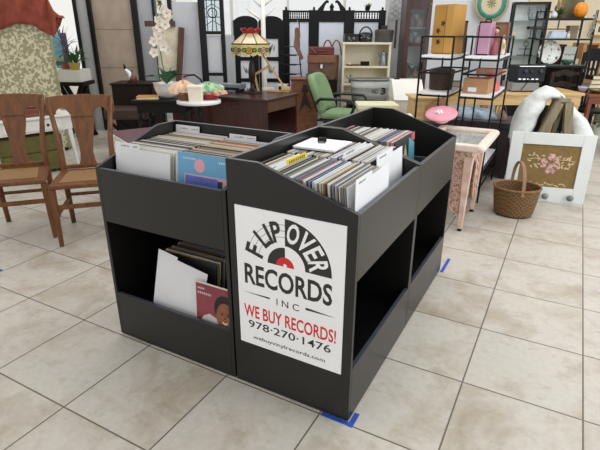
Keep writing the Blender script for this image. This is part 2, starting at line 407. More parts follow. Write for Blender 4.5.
def card(name, label, poly, base, rz, x, y, z, lean, marks=None, mat=None, th=0.0016):
    t = bpy.data.objects.new(name, None); C.objects.link(t); place(t, base, x, y, z, lean, rz); tag(t, label, 'divider card')
    MB().prism(poly, 'y', -th/2, th/2).build('card', mat or white_card, t)
    if marks:
        mb = MB()
        for (a, b, n) in marks:
            q = a
            for k in range(n):
                w_ = R.uniform(0.004, 0.010); h = R.uniform(0.004, 0.008)
                mb.beam((q, -th/2-0.0004, b), (q+w_*0.6, -th/2-0.0004, b+h), 0.0014, 0.0006)
                mb.beam((q+w_*0.4, -th/2-0.0004, b+h), (q+w_*0.8, -th/2-0.0004, b), 0.0014, 0.0006)
                q += w_ + 0.002
        mb.build('handwriting', ink, t)
    return t
def tabbed(w, h, tx0, tx1, th): # card outline with a tab
    a = -w/2
    return [(a,0),(w/2,0),(w/2,h)] + ([] if tx1 >= w/2-1e-6 else [(tx1,h)]) + [(tx1,h+th),(tx0,h+th)] + ([] if tx0 <= a+1e-6 else [(tx0,h)]) + [(a,h)]
card('divider_card', 'white divider card standing at the front left of the left bin, tab at its left', tabbed(0.318,0.312,-0.159,-0.015,0.022), A0, 0, 0.186, 0.062, 0.6195, la, [(-0.125,0.318,6),(-0.05,0.318,3)])
card('divider_card', 'white tabbed divider card at the back of the left row, left bin', tabbed(0.322,0.318,-0.161,-0.010,0.030), A0, 0, 0.186, 0.451, 0.6195, la, [(-0.13,0.330,6),(-0.06,0.330,5)])
card('divider_card', 'white tabbed divider card at the back of the right row, left bin', tabbed(0.322,0.312,-0.150,0.00,0.022), A0, 0, 0.510, 0.451, 0.6195, la, [(-0.12,0.32,6),(-0.05,0.32,5)])
# front cards of the signed bin
card('divider_card', 'white divider card leaning at the front of the near row, tab at its left', tabbed(0.330,0.325,-0.165,-0.02,0.016), B0, rad(90), 0.196, 0.0205, 0.6195, rad(1.2), [(-0.14,0.322,7)])
card('divider_card', 'white divider card at the front of the far row, right of the other front card', tabbed(0.322,0.318,-0.161,0.03,0.02), B0, rad(90), 0.540, 0.062, 0.6195, rad(4), [(-0.13,0.322,8)])
card('divider_card', 'white divider card with a tilted tab midway in the far row', tabbed(0.322,0.318,-0.15,0.10,0.016), B0, rad(90), 0.535, 0.200, 0.6195, rad(5), [(-0.12,0.322,9)])
yc = card('divider_card', 'divider card with a yellow and black label in the near row', tabbed(0.322,0.318,-0.161,0.10,0.018), B0, rad(90), 0.190, 0.345, 0.6195, rad(5), [(-0.14,0.322,6)])
ytag = M('label_yellow', (232,208,40), 0.5, 0, 0.05, 9)
yl = MB().box(-0.005, 0.150, -0.0026, -0.001, 0.290, 0.332).build('yellow_label', ytag, yc); yl['label'] = 'yellow label with black lettering'
mb = MB()
for i in range(8):
    x = 0.010 + i*0.0165
    mb.beam((x, -0.0029, 0.297), (x+0.005, -0.0029, 0.325), 0.0075, 0.0008)
mb.build('label_lettering', ink, yl)

# blue record cover at the front right of the left bin
t = bpy.data.objects.new('record_sleeve', None); C.objects.link(t); place(t, A0, 0.533, 0.060, 0.6195, la, 0); tag(t, 'blue record cover with a pink disc, facing out of the left bin', 'record sleeve')
MB().box(-0.143, 0.143, -0.0018, 0.0018, 0, SL+0.016).build('sleeve', M('cover_sky_blue', (104,164,204), 0.35, 0, 0.08, 6), t)
MB().prism(arc(-0.030, 0.285, 0.027, 0, 360, 28)[:-1], 'y', -0.0024, -0.0018).build('pink_disc', M('cover_pink', (222,164,178), 0.4, 0, 0.05, 9), t)
pc = MB().box(-0.108, 0.140, -0.0022, -0.0018, 0.03, 0.248).build('picture_panel', M('cover_pink_border', (205,170,180), 0.4, 0, 0.05, 9), t)
MB().box(-0.102, 0.062, -0.0026, -0.0022, 0.035, 0.242).build('picture_sea', M('cover_violet_blue', (70,92,176), 0.4, 0, 0.15, 9, 0, (112,120,196)), pc)
mb = MB(); mb.box(0.062, 0.085, -0.0027, -0.0022, 0.035, 0.236).build('picture_tower', M('cover_dark', (60,58,72), 0.4), pc)
MB().prism([(0.087,0.035),(0.137,0.035),(0.137,0.16),(0.125,0.205),(0.105,0.215),(0.090,0.16)], 'y', -0.0027, -0.0022).build('picture_rock', M('cover_slate', (86,92,128), 0.4, 0, 0.3, 30), pc)
mb = MB()
for i in range(9): mb.box(-0.115+i*0.0075, -0.115+i*0.0075+0.005, -0.0023, -0.0018, 0.306, 0.313)
for i in range(6): mb.box(0.065+i*0.011, 0.065+i*0.011+0.007, -0.0023, -0.0018, 0.304, 0.311)
mb.build('cover_lettering', M('cover_pale_print', (190,214,226), 0.4), t)

# lower bay of the left bin
card('divider_card', 'white divider card leaning in the lower bay of the left bin', [(q*math.cos(rad(9))+(r_)*math.sin(rad(9)), r_*math.cos(rad(9))-q*math.sin(rad(9))+0.003) for q, r_ in [(x-0.0, y) for x, y in tabbed(0.285,0.285,-0.1425,-0.03,0.014)] for q, r_ in [(q-0.1425, r_)]], A0, 0, 0.478, 0.040, 0.1485, rad(6), None)
t = bpy.data.objects.new('record_sleeve', None); C.objects.link(t); place(t, A0, 0.575, 0.024, 0.1485, rad(4), 0); t.scale = (0.82,1,0.875); tag(t, 'maroon record cover with a smiling man portrait in the lower bay', 'record sleeve')
MB().box(-0.125, 0.122, -0.0018, 0.0018, 0, 0.296).build('sleeve', M('cover_border', (222,206,200), 0.4, 0, 0.03, 9), t)
MB().box(-0.117, 0.118, -0.0024, -0.0018, 0.006, 0.288).build('cover_ground', M('cover_maroon', (138,62,74), 0.4, 0, 0.18, 5), t)
pf = MB().prism([(-0.105,0.006),(0.118,0.006),(0.118,0.07),(0.09,0.11),(0.03,0.115),(-0.03,0.135),(-0.07,0.115),(-0.10,0.06)], 'y', -0.0028, -0.0024).build('portrait', M('cover_white_sweater', (204,196,190), 0.5, 0, 0.12, 25), t)
def ell(cx_, cz_, rx, rz_, n=24, a0=0, a1=360): return [(cx_+rx*math.cos(rad(a0+(a1-a0)*i/n)), cz_+rz_*math.sin(rad(a0+(a1-a0)*i/n))) for i in range(n)]
px_, pz_ = 0.068, 0.142
MB().prism([(min(q,0.117),r_) for q,r_ in ell(px_, pz_+0.04, 0.066, 0.072)], 'y', -0.0031, -0.0028).build('portrait_hair', M('print_black_hair', (30,20,20), 0.5), pf)
MB().prism([(min(q,0.117),r_) for q,r_ in ell(px_+0.004, pz_-0.004, 0.056, 0.078)], 'y', -0.0034, -0.0031).build('portrait_face', M('print_brown_skin', (142,88,66), 0.5, 0, 0.12, 20), pf)
mb = MB()
for sx in (-1, 1):
    mb.prism(ell(px_+0.004+sx*0.018, pz_+0.012, 0.008, 0.004, 12), 'y', -0.0037, -0.0034)
    mb.beam((px_+0.004+sx*0.009, -0.0036, pz_+0.022), (px_+0.004+sx*0.028, -0.0036, pz_+0.021), 0.003, 0.0006)
mb.prism([(px_-0.002,pz_-0.012),(px_+0.010,pz_-0.012),(px_+0.005,pz_+0.006)], 'y', -0.0036, -0.0034)
mb.build('portrait_features', M('print_dark_brown', (60,32,26), 0.5), pf)
MB().prism([(px_-0.016,pz_-0.026),(px_+0.004,pz_-0.032),(px_+0.024,pz_-0.026),(px_+0.016,pz_-0.038),(px_+0.004,pz_-0.042),(px_-0.008,pz_-0.038)], 'y', -0.0037, -0.0034).build('portrait_smile', M('print_white', (226,220,214), 0.5), pf)
mb = MB()
for i in range(4): mb.box(-0.105+i*0.012, -0.105+i*0.012+0.008, -0.0028, -0.0024, 0.258, 0.268)
for i in range(7): mb.box(-0.105+i*0.013, -0.105+i*0.013+0.008, -0.0028, -0.0024, 0.232, 0.244)
mb.build('cover_lettering', M('cover_print_pale', (200,176,190), 0.4), t)
# dark front cover in the rearmost bin
t = bpy.data.objects.new('record_sleeve', None); C.objects.link(t); place(t, C0, 0.190, 0.118, 0.6195, rad(4), rad(90)); tag(t, 'dark record cover with a pale figure facing out of the rearmost bin', 'record sleeve')
MB().box(-SL/2, SL/2, -0.0018, 0.0018, 0, SL).build('sleeve', M('cover_near_black', (34,36,34), 0.35, 0, 0.25, 12), t)
MB().prism([(-0.06,0.02),(0.05,0.02),(0.055,0.12),(0.04,0.2),(0.02,0.24),(0.0,0.28),(-0.02,0.24),(-0.045,0.16)], 'y', -0.0023, -0.0018).build('pale_figure', M('cover_straw', (168,160,130), 0.4, 0, 0.3, 25), t)
MB().prism([(0.05,0.17),(0.15,0.14),(0.15,0.26),(0.06,0.30)], 'y', -0.0023, -0.0018).build('blue_patch', M('cover_teal_patch', (88,150,170), 0.4, 0, 0.2, 20), t)
MB().box(0.10, 0.157, -0.0024, -0.0018, 0.275, 0.312).build('red_patch', M('cover_red_patch', (190,84,96), 0.4), t)

# stack of paper lying on the records, with a binder clip
st = thing('paper_stack', 'stack of white paper lying on top of the records', 'paper', (0.150, 0.545, 0.936), rad(2))
for i in range(3):
    MB().box(-0.118+R.uniform(-.004,.004), 0.075, -0.110, 0.090+R.uniform(-.004,.004), i*0.003, i*0.003+0.0028).build('sheaf', M('bright_paper', (242,242,246), 0.6, 0, 0.02, 9), st, 0.001)
bc = thing('binder_clip', 'black binder clip lying on the white paper stack', 'clip', (0.105, 0.575, 0.9452), rad(25))
MB().prism([(-0.012,0),(0.012,0),(0.003,0.016),(-0.003,0.016)], 'x', -0.02, 0.02).build('clip_body', black_metal, bc, 0.001)
for s_ in (-1, 1):
    MB().tube([(-0.012, s_*0.012, 0.004), (-0.014, s_*0.05, 0.005), (0.0, s_*0.062, 0.006), (0.014, s_*0.05, 0.005), (0.012, s_*0.012, 0.004)], 0.0025, 6).build('wire_arm', black_metal, bc)

# blue tape at the bin corners
for (lab, segs) in (('strip of blue tape along the floor at the front corner of the signed bin', ((0.41,-0.016,0.535,0.004,0.0),(0.524,-0.018,0.545,0.062,0.0))),
                    ('strip of blue tape on the floor beside the rear corner of the bins', ((0.526,1.44,0.546,1.66,0.0),)),
                    ('scrap of blue tape on the floor at the far left below the chairs', ((-2.02,0.10,-1.89,0.125,0.0),))):
    mb = MB()
    for i, (a, b, c_, d_, z_) in enumerate(segs): mb.box(a, c_, b, d_, 0.0004+i*0.0003, 0.0008+i*0.0003)
    tag(mb.build('masking_tape', blue_tape), lab, 'tape')

# ------------------------------------------------------------------ oak chairs
cane = weave('woven_cane', (186,146,92), (132,92,52), 110, 110, 0.6)
def chair_mesh():
    t = thing('oak_chair', '', 'chair')
    fw, bw, d, sh = 0.205, 0.175, 0.20, 0.445
    seat = MB().prism([(-fw-0.012,-d-0.02),(fw+0.012,-d-0.02),(bw+0.015,d+0.005),(-bw-0.015,d+0.005)], 'z', sh-0.032, sh).build('seat', chair_wood, t, 0.008)
    MB().prism([(-fw+0.045,-d+0.045),(fw-0.045,-d+0.045),(bw-0.045,d-0.055),(-bw+0.045,d-0.055)], 'z', sh, sh+0.0025).build('cane_panel', cane, seat)
    for s in (-1, 1):
        MB().beam((s*fw, -d, 0), (s*(fw-0.004), -d+0.004, sh-0.033), 0.026, 0.026, 0.042, 0.042).build('leg', chair_wood, t, 0.003)
        b = MB(); b.tube([(s*(bw+0.005), d+0.07, 0), (s*bw, d+0.022, 0.22), (s*bw, d+0.012, sh), (s*(bw+0.004), d+0.045, 0.66), (s*(bw+0.040), d+0.120, 0.945)], [0.018,0.02,0.022,0.019,0.016], 6)
        b.build('leg', chair_wood, t, 0, True)
        MB().beam((s*fw, -d, 0.215), (s*bw, d+0.022, 0.215), 0.016, 0.026).build('stretcher', chair_wood, t, 0.003)
    MB().beam((-fw, -d, 0.285), (fw, -d, 0.285), 0.022, 0.030).build('stretcher', chair_wood, t, 0.003)
    MB().beam((-bw, d+0.024, 0.245), (bw, d+0.024, 0.245), 0.018, 0.024).build('stretcher', chair_wood, t, 0.003)
    # crest rail: straight top, two arches below with a drop in the middle for the splat
    top = [(-0.205,0.955),(-0.1,0.963),(0,0.966),(0.1,0.963),(0.205,0.955)]
    def curveY(x, z): return d + 0.048 + (z-0.66)*0.26 + 0.025*(1-(x/0.225)**2)
    low = []
    for i in range(33):
        x = 0.228 - 0.456*i/32; a = abs(x)
        if a < 0.082: z = 0.812
        elif a < 0.186: z = 0.825 + 0.052*math.sin(math.pi*(a-0.082)/0.104)**0.7
        else: z = 0.832
        low.append((x, z))
    cr = MB(); n = 33; tops = []
    for i in range(33):
        x = 0.228 - 0.456*i/32; tops.append((x, 0.966 - 0.011*(x/0.228)**2))
    vs = []
    for (x, z), (x2, z2) in zip(low, tops):
        for yy in (0, 0.02): vs += [(x, curveY(x, z)+yy, z), (x2, curveY(x2, z2)+yy, z2)]
    fs = []
    for i in range(32):
        a = i*4; b = a+4
        fs += [(a, b, b+1, a+1), (a+2, a+3, b+3, b+2), (a+1, b+1, b+3, a+3), (a, a+2, b+2, b)]
    fs += [(0,1,3,2), (128,130,131,129)]
    cr.add(vs, fs).build('crest_rail', chair_wood, t, 0.002)
    # vase shaped splat
    sp = MB(); prof = [(0.470,0.062),(0.50,0.052),(0.55,0.046),(0.62,0.050),(0.68,0.062),(0.74,0.074),(0.79,0.080),(0.815,0.080)]
    vs = []; fs = []
    for z, hw in prof:
        y = d + 0.012 + max(0, (z-0.45))*0.27 + 0.012
        vs += [(-hw, y, z), (hw, y, z), (hw, y+0.010, z), (-hw, y+0.010, z)]
    for i in range(len(prof)-1):
        a = i*4; b = a+4
        fs += [(a,a+1,b+1,b),(a+1,a+2,b+2,b+1),(a+2,a+3,b+3,b+2),(a+3,a,b,b+3)]
    fs += [(0,3,2,1), (28,29,30,31)]
    sp.add(vs, fs).build('splat', chair_wood, t, 0.002)
    MB().box(-bw, bw, d+0.003, d+0.03, 0.446, 0.475).build('lower_rail', chair_wood, t, 0.004)
    return t
ch = chair_mesh(); ch.location = (-1.89, 0.83, 0); ch.rotation_euler = (0,0,rad(46))
tag(ch, 'oak cane-seat side chair, the one nearer the record bins', 'chair', 'oak cane seat chairs')
c2 = copy_tree(ch); c2.location = (-2.355, 0.605, 0); c2.rotation_euler = (0,0,rad(48))
tag(c2, 'oak cane-seat side chair at the left edge of the photo', 'chair', 'oak cane seat chairs')

# low white chest with maroon top behind the left bin
t = thing('low_cabinet', 'white low cabinet with a maroon top behind the left record bin', 'cabinet', (-1.96, 1.60, 0), rad(-26))
MB().box(-0.30, 0.36, -0.30, 0.30, 0.05, 0.600).build('carcass', white_paint, t, 0.004)
MB().box(-0.29, 0.35, -0.29, 0.29, 0.6005, 0.607).build('top_panel', M('maroon_leather', (92,58,66), 0.5, 0, 0.3, 25), t)
for z in (0.08, 0.32): MB().box(-0.28, 0.34, -0.312, -0.3005, z, z+0.20).build('drawer', white_paint, t, 0.003)
for sx in (-0.27, 0.33):
    for sy in (-1, 1): MB().box(sx-0.02, sx+0.02, sy*0.26-0.02, sy*0.26+0.02, 0, 0.05).build('foot', white_paint, t)

# white side table with drawer, olive chest, red box
t = thing('side_table', 'white painted side table with one drawer behind the oak chairs', 'side table', (-3.66, 1.62, 0), rad(76))
MB().box(-0.42, 0.42, -0.06, 0.36, 0.575, 0.60).build('tabletop', white_paint, t, 0.005)
ap = MB().box(-0.39, 0.39, -0.03, 0.33, 0.44, 0.5745).build('apron', white_paint, t, 0.003)
dr = MB().box(-0.28, 0.28, -0.042, -0.0305, 0.46, 0.56).build('drawer', white_paint, t, 0.004)
for x in (-0.14, 0.14): MB().lathe([(0.004,0),(0.012,0.003),(0.014,0.012),(0.008,0.02)], x, 0, 12).build('knob', black_metal, dr)
for k in dr.children:
    k.data.transform(Matrix.Translation((0,-0.042,0.51)) @ Matrix.Rotation(rad(90),4,'X'))
for sx in (-1, 1):
    for sy in (-0.005, 0.305): MB().beam((sx*0.39, sy-0.012 if sy < 0 else sy+0.012, 0), (sx*0.36, sy, 0.439), 0.028, 0.028, 0.045, 0.045).build('leg', white_paint, t, 0.003)
olive = M('olive_upholstery', (98,92,46), 0.8, 0, 0.15, 14, 0.05)
t = thing('storage_ottoman', 'olive green upholstered ottoman standing under the white side table', 'ottoman', (-3.68, 1.60, 0), rad(76))
MB().box(-0.30, 0.30, 0.0, 0.30, 0.03, 0.23).build('base', olive, t, 0.012)
MB().box(-0.305, 0.305, -0.004, 0.304, 0.2305, 0.40).build('lid', olive, t, 0.02)
for sx in (-1, 1):
    for sy in (0.04, 0.26): MB().box(sx*0.25-0.02, sx*0.25+0.02, sy-0.02, sy+0.02, 0, 0.03).build('foot', dark_wood, t)
redw = wood('red_brown_wood', (104,48,28), (134,70,42), 0.4, (2,10,10))
t = thing('lidded_box', 'red-brown wooden box standing on the white side table', 'box', (-3.62, 1.58, 0.60), rad(76))
MB().box(-0.24, 0.28, 0.02, 0.18, 0, 0.085).build('body', redw, t, 0.012)
MB().box(-0.245, 0.285, 0.015, 0.185, 0.0855, 0.115).build('lid', redw, t, 0.012)

# ------------------------------------------------------------------ floral screen with a red cloth
floral = voro('floral_brocade', (152,148,118), (214,205,174), 30, 0.665, 0.73, 0.8)
t = far('floral_screen', 'tall sage screen with cream floral fabric under a red cloth', 'screen', 8, 60, 6.0, 0)
hw = W(47, 6.0)
prof = [(-hw-0.05,0.03),(hw,0.03),(hw,1.55)] + arc(-0.025, 1.45, hw+0.02, 40, 140, 14) + [(-hw-0.05,1.55)]
MB().prism(prof, 'y', 0, 0.05).build('panel', floral, t, 0.012)
MB().tube([(hw,-0.003,0.03),(hw,-0.003,1.55)], 0.012, 6).build('piping', M('sage_piping', (150,146,110), 0.7), t)
MB().box(-hw, -hw+0.08, -0.18, 0.22, 0, 0.0295).build('foot', dark_wood, t); MB().box(hw-0.12, hw-0.04, -0.18, 0.22, 0, 0.0295).build('foot', dark_wood, t)
red_cloth = M('rust_red_cloth', (126,54,40), 0.85, 0, 0.35, 9, 0.1, (150,72,54))
def drape():
    mb = MB(); p0 = at(8, 60, 6.0); rv = Vector((math.cos(YAW), math.sin(YAW), 0))
    lowc = [(-40,60),(-20,44),(0,31),(10,26),(22,23.5),(34,25),(45,31),(52,35),(57.5,37.5),(60,19)]
    topc = [(-46,-22),(-20,-26),(0,-28),(20,-28),(36,-24),(42,-14),(47,-3),(53,8),(58,15),(60.5,18)]
    def pl(L, u):
        f_ = u*(len(L)-1); i = min(int(f_), len(L)-2); f_ -= i
        return L[i][0]+(L[i+1][0]-L[i][0])*f_, L[i][1]+(L[i+1][1]-L[i][1])*f_
    def pt(px, py, y): 
        q = at(px, py, 6.0); return ((q-p0).dot(rv), y, q.z)
    def fn(u, w):
        a, b = pl(lowc, u), pl(topc, u)
        return pt(a[0]+(b[0]-a[0])*w, a[1]+(b[1]-a[1])*w, -0.05 + 0.022*math.sin(u*26+w*3) + 0.012*math.sin(u*55+w*2))
    mb.grid(fn, 54, 12)
    def fb(u, w):
        b = pl(topc, u); q = pt(b[0], b[1], 0)
        return (q[0], -0.05+0.16*w + 0.02*math.sin(u*26+3)*(1-w), q[2] - 0.5*w*w*max(0.0, min(1, (0.9-u)*3)))
    mb.grid(fb, 54, 5)
    return mb
dr = far('draped_cloth', 'rust red patterned cloth hung over the floral screen', 'cloth', 8, 60, 6.0, 0)
o = drape().build('cloth', red_cloth, dr, 0, True, 0.006)

# ------------------------------------------------------------------ shop front at the left: ledge, posts, stone pillar
stone = M('beige_stone_tile', (166,148,132), 0.5, 0, 0.08, 5, 0.02, (184,166,148))
greyp = M('grey_painted_metal', (176,176,174), 0.5, 0, 0.04, 5)
frame_blk = M('black_frame_metal', (12,13,17), 0.35, 0.0, 0.1, 10, spec=0.35)
VP = 7.4
def slab(name, pxa, pxb, pymid, v, z0, z1, mat, depth=0.25, bevel=0, kind='structure', py=None):
    a = at(pxa, pymid, v); b = at(pxb, pymid, v); w = (b-a).length
    o = MB().box(0, w, 0, depth, z0, z1).build(name, mat, None, bevel)
    o.location = (a.x, a.y, 0); o.rotation_euler = (0,0,YAW); o['kind'] = kind
    return o
slab('wall_left', 96, 141, 45, VP, 0, 2.6, stone, 0.4)
for i, z in enumerate((0.45, 0.905, 1.425, 1.9)):
    g = slab('trim_%d' % (i+1), 96, 141, 45, VP-0.003, z-0.004, z+0.004, M('stone_joint', (128,112,98), 0.7), 0.004)
slab('trim_5', 82, 92, 45, VP-0.02, 0, 2.6, greyp, 0.2)
slab('trim_6', 78.5, 81.6, 45, VP-0.05, 0, 2.6, frame_blk, 0.12)
slab('trim_7', 92.3, 95.6, 45, VP-0.06, 0, 2.6, frame_blk, 0.12)
slab('trim_8', 135, 140.8, 45, VP-0.06, 0, 2.6, frame_blk, 0.06)
slab('trim_9', 141.2, 155.5, 45, VP-0.02, 0, 2.6, M('pale_grey_panel', (178,180,184), 0.5, 0, 0.04, 5), 0.2)
slab('trim_10', 155.8, 158.3, 45, VP-0.05, 0, 2.6, frame_blk, 0.1)
# ledge
t = far('display_ledge', 'white display box on dark trestle legs beside the floral screen', 'display stand', 70, 80, 6.7, 0)
z1 = Z(71, 6.7); z0 = Z(83, 6.7)
MB().box(-0.24, 0.15, 0, 0.35, z0, z1).build('box', white_paint, t, 0.004)
MB().box(-0.28, 0.18, -0.02, 0.37, z0-0.05, z0-0.0005).build('shelf', dark_wood, t, 0.004)
for s in (-1, 1):
    MB().beam((-0.05+s*0.18, 0.1, 0), (-0.05-s*0.15, 0.1, z0-0.051), 0.05).build('leg', dark_wood, t)
    MB().beam((-0.05+s*0.18, 0.26, 0), (-0.05-s*0.15, 0.26, z0-0.051), 0.05).build('leg', dark_wood, t)
leafg = M('leaf_green', (66,104,52), 0.5, 0, 0.3, 12); leafp = M('leaf_purple', (98,84,122), 0.5, 0, 0.3, 12); leafl = M('leaf_light_green', (146,178,92), 0.5, 0, 0.25, 12)
t = far('potted_plant', 'small green plant in a yellow pot on the white display box', 'plant', 75.5, 70, 6.75, z1)
MB().lathe([(0.05,0),(0.075,0.085),(0.08,0.09),(0.07,0.09)], 0, 0, 20).build('pot', M('yellow_glaze', (206,180,84), 0.35, 0, 0.06, 9), t, 0, True)
mb = MB()
for i in range(60):
    a = R.uniform(0, 6.28); e = R.uniform(0.2, 1.4); mb.leaf((0.03*math.cos(a), 0.03*math.sin(a), 0.085), (math.cos(a)*math.cos(e), math.sin(a)*math.cos(e), math.sin(e)), R.uniform(0.12,0.30), R.uniform(0.02,0.035), R.uniform(0.1,0.5))
mb.build('foliage', leafg, t)
t = far('spiky_plant', 'purple spiky leaved plant standing behind the green potted plant', 'plant', 66, 68, 6.88, z1)
MB().lathe([(0.045,0),(0.06,0.07),(0.05,0.07)], 0, 0, 16).build('pot', M('terracotta_pot', (150,90,70), 0.6), t)
MB().tube([(0,0,0.06),(0.005,0,0.30)], 0.010, 6).build('stem', leafp, t)
mb = MB()
for i in range(46):
    a = R.uniform(0, 6.28); e = R.uniform(-0.3, 1.5); mb.leaf((0.004,0,R.uniform(0.18,0.36)), (math.cos(a)*math.cos(e), math.sin(a)*math.cos(e), math.sin(e)), R.uniform(0.18,0.36), 0.016, 0.1)
mb.build('foliage', leafp, t)
t = far('painting', 'turquoise seascape painting leaning behind the plants at the left', 'painting', 58.5, 68, 7.0, z1)
MB().box(-0.16, 0.10, 0, 0.02, 0.0, 0.50).build('canvas', M('turquoise_paint', (92,176,196), 0.6, 0, 0.4, 7, 0, (170,214,220)), t)
MB().box(-0.16, 0.10, -0.004, -0.0005, 0.10, 0.13).build('sand_band', M('sand_paint', (196,160,104), 0.6), t)
MB().box(-0.16, 0.10, -0.004, -0.0005, 0.04, 0.095).build('sea_band', M('deep_teal_paint', (30,110,116), 0.6, 0, 0.3, 12), t)
MB().box(0.10, 0.17, 0.0, 0.03, 0.0, 0.46).build('dark_board', M('grey_board', (96,92,88), 0.6, 0, 0.3, 9), t)

# ------------------------------------------------------------------ dark cabinet, stool, twisted table, orchid
t = far('dark_cabinet', 'dark brown wooden cabinet with a panelled door against the stone pillar', 'cabinet', 134, 108, 6.2, 0)
zt = Z(84, 6.2); w0 = W(21, 6.2)
MB().box(-w0, w0, 0, 0.40, 0.05, zt-0.02).build('carcass', dark_wood, t, 0.004)
MB().box(-w0-0.015, w0+0.015, -0.02, 0.41, zt-0.0195, zt).build('top', dark_wood, t, 0.005)
d = MB().box(0.02, w0-0.015, -0.018, -0.0005, zt-0.34, zt-0.04).build('door', dark_wood, t, 0.004)
MB().box(0.06, w0-0.055, -0.028, -0.0185, zt-0.30, zt-0.08).build('raised_panel', dark_wood, d, 0.008)
for sx in (-1, 1):
    for y in (0.04, 0.36): MB().box(sx*(w0-0.04)-0.02, sx*(w0-0.04)+0.02, y-0.02, y+0.02, 0, 0.05).build('foot', dark_wood, t)
t = far('bird_figurine', 'white and dark bird figurine on the dark cabinet', 'figurine', 128, 83, 6.3, zt)
MB().lathe([(0.03,0),(0.028,0.012),(0.008,0.02),(0.008,0.03)], 0.02, 0, 14).build('base', dark_wood, t)
MB().tube([(0.03,0,0.03),(0.042,0,0.075),(0.03,0,0.12),(0.0,0,0.15),(-0.015,0,0.165)], [0.012,0.026,0.025,0.018,0.012], 10).build('body', white_gloss, t, 0, True)
MB().tube([(-0.012,0,0.162),(-0.02,0,0.20),(-0.028,0,0.225)], [0.014,0.013,0.004], 8).build('head', dark_wood, t, 0, True)
t = far('bottle_set', 'small brown bottle standing beside the bird figurine', 'bottle', 133.5, 83, 6.32, zt)
MB().lathe([(0.045,0),(0.048,0.07),(0.03,0.10),(0.014,0.115),(0.014,0.15)], 0, 0, 16).build('bottle_body', M('brown_glass', (104,64,48), 0.2, 0, 0.2, 9), t, 0, True)
MB().lathe([(0.017,0.15),(0.017,0.165)], 0, 0, 12).build('stopper', gold_m, t)
t.name = 'brown_bottle'
t = far('leather_stool', 'brown leather stool on crossed legs in front of the dark cabinet', 'stool', 130, 118, 5.75, 0)
brleather = M('brown_leather', (62,42,36), 0.4, 0, 0.2, 10, 0.05, spec=0.35)
w0 = W(22, 5.75); zt2 = Z(108, 5.75)
MB().box(-w0, w0, -0.16, 0.16, zt2-0.12, zt2).build('seat', brleather, t, 0.02)
for y in (-0.13, 0.13):
    for s in (-1, 1): MB().beam((s*w0*0.9, y, 0.012), (-s*w0*0.9, y+0.02*s, zt2-0.135), 0.035, 0.025).build('leg', dark_wood, t)
def twist(x, y, z0, z1, r):
    mb = MB(); n = 44
    vs = []; k = 10
    for i in range(n+1):
        z = z0 + (z1-z0)*i/n
        ph = i*0.85
        for j in range(k):
            tt = 2*math.pi*j/k; rr = r*(1+0.32*math.cos(2*tt-ph)); vs.append((x+rr*math.cos(tt), y+rr*math.sin(tt), z))
    fs = [(i*k+j, i*k+(j+1)%k, (i+1)*k+(j+1)%k, (i+1)*k+j) for i in range(n) for j in range(k)]
    fs += [tuple(reversed(range(k))), tuple(range(n*k, n*k+k))]
    return mb.add(vs, fs)
ebony = wood('ebonised_wood', (9,8,8), (18,15,15), 0.45, spec=0.25)
t = far('barley_twist_table', 'black side table on barley twist legs holding the orchid', 'table', 160, 104, 5.0, 0)
zt3 = Z(101, 4.95)
MB().box(-0.28, 0.30, -0.05, 0.42, zt3-0.03, zt3).build('tabletop', ebony, t, 0.006)
MB().box(-0.24, 0.26, -0.01, 0.38, zt3-0.13, zt3-0.0305).build('apron', ebony, t, 0.004)
for x in (-0.22, 0.24):
    for y in (0.01, 0.36): twist(x, y, 0, zt3-0.1305, 0.020).build('leg', ebony, t, 0, True)
t = far('yellow_book', 'ochre covered book lying on the black twist-leg table', 'book', 149, 99, 5.08, zt3)
t.rotation_euler = (0,0,YAW+0.15)
MB().box(-0.11, 0.10, -0.07, 0.08, 0.004, 0.026).build('pages', M('page_edges', (222,210,180), 0.8), t)
for z in (0, 0.0265): MB().box(-0.115, 0.105, -0.075, 0.085, z, z+0.0035).build('cover', M('ochre_cover', (206,142,48), 0.5, 0, 0.08, 9), t)
t = far('orchid', 'white orchid in a white ceramic pot on the black twist-leg table', 'orchid', 168, 98, 5.15, zt3)
MB().lathe([(0.055,0),(0.10,0.03),(0.125,0.09),(0.135,0.15),(0.14,0.155),(0.125,0.15),(0.11,0.09)], 0, 0, 24).build('pot', M('white_ceramic', (222,220,216), 0.3, 0, 0.03, 9), t, 0, True)
mb = MB()
for a, e, l in ((0.3,0.5,0.22),(2.8,0.4,0.22),(0.9,0.9,0.24),(2.2,0.9,0.20),(4.6,0.5,0.18),(5.4,0.7,0.2)):
    mb.leaf((0,0,0.14),(math.cos(a)*math.cos(e), math.sin(a)*math.cos(e)*0.6, math.sin(e)), l*1.35, 0.12, 0.3)
mb.build('leaves', M('orchid_leaf', (46,98,66), 0.35, 0, 0.2, 9), t)
stem = [(0,0.02,0.13),(-0.03,0.02,0.35),(-0.045,0.02,0.58),(-0.03,0,0.78),(0.03,-0.02,0.90)]
MB().tube(stem, 0.005, 6).build('stem', leafg, t)
pet = M('orchid_petal', (232,226,212), 0.6, 0, 0.06, 14); mid = M('orchid_lip', (208,160,150), 0.6)
for i in range(16):
    c_ = Vector((R.uniform(-0.12,0.07), R.uniform(-0.08,0.02), 0.45 + i*0.026))
    if i > 11: c_.x = 0.0 + R.uniform(-0.02, 0.09)
    fb = MB(); st0 = R.uniform(0, 1.2)
    for k in range(5):
        a = st0 + k*1.2566
        fb.flat(c_, (math.cos(a), 0, math.sin(a)), 0.050, 0.042, 0.3)
    f_ = fb.build('blossom', pet, t)
    MB().ball((c_.x, c_.y-0.012, c_.z), 0.009, n=8, k=5).build('lip', mid, f_)
lfw = wood('deep_brown_wood', (62,36,22), (92,58,38), 0.4)
t = far('leaning_frame', 'brown wooden frame leaning behind the orchid', 'frame', 166, 78, 6.85, 0)
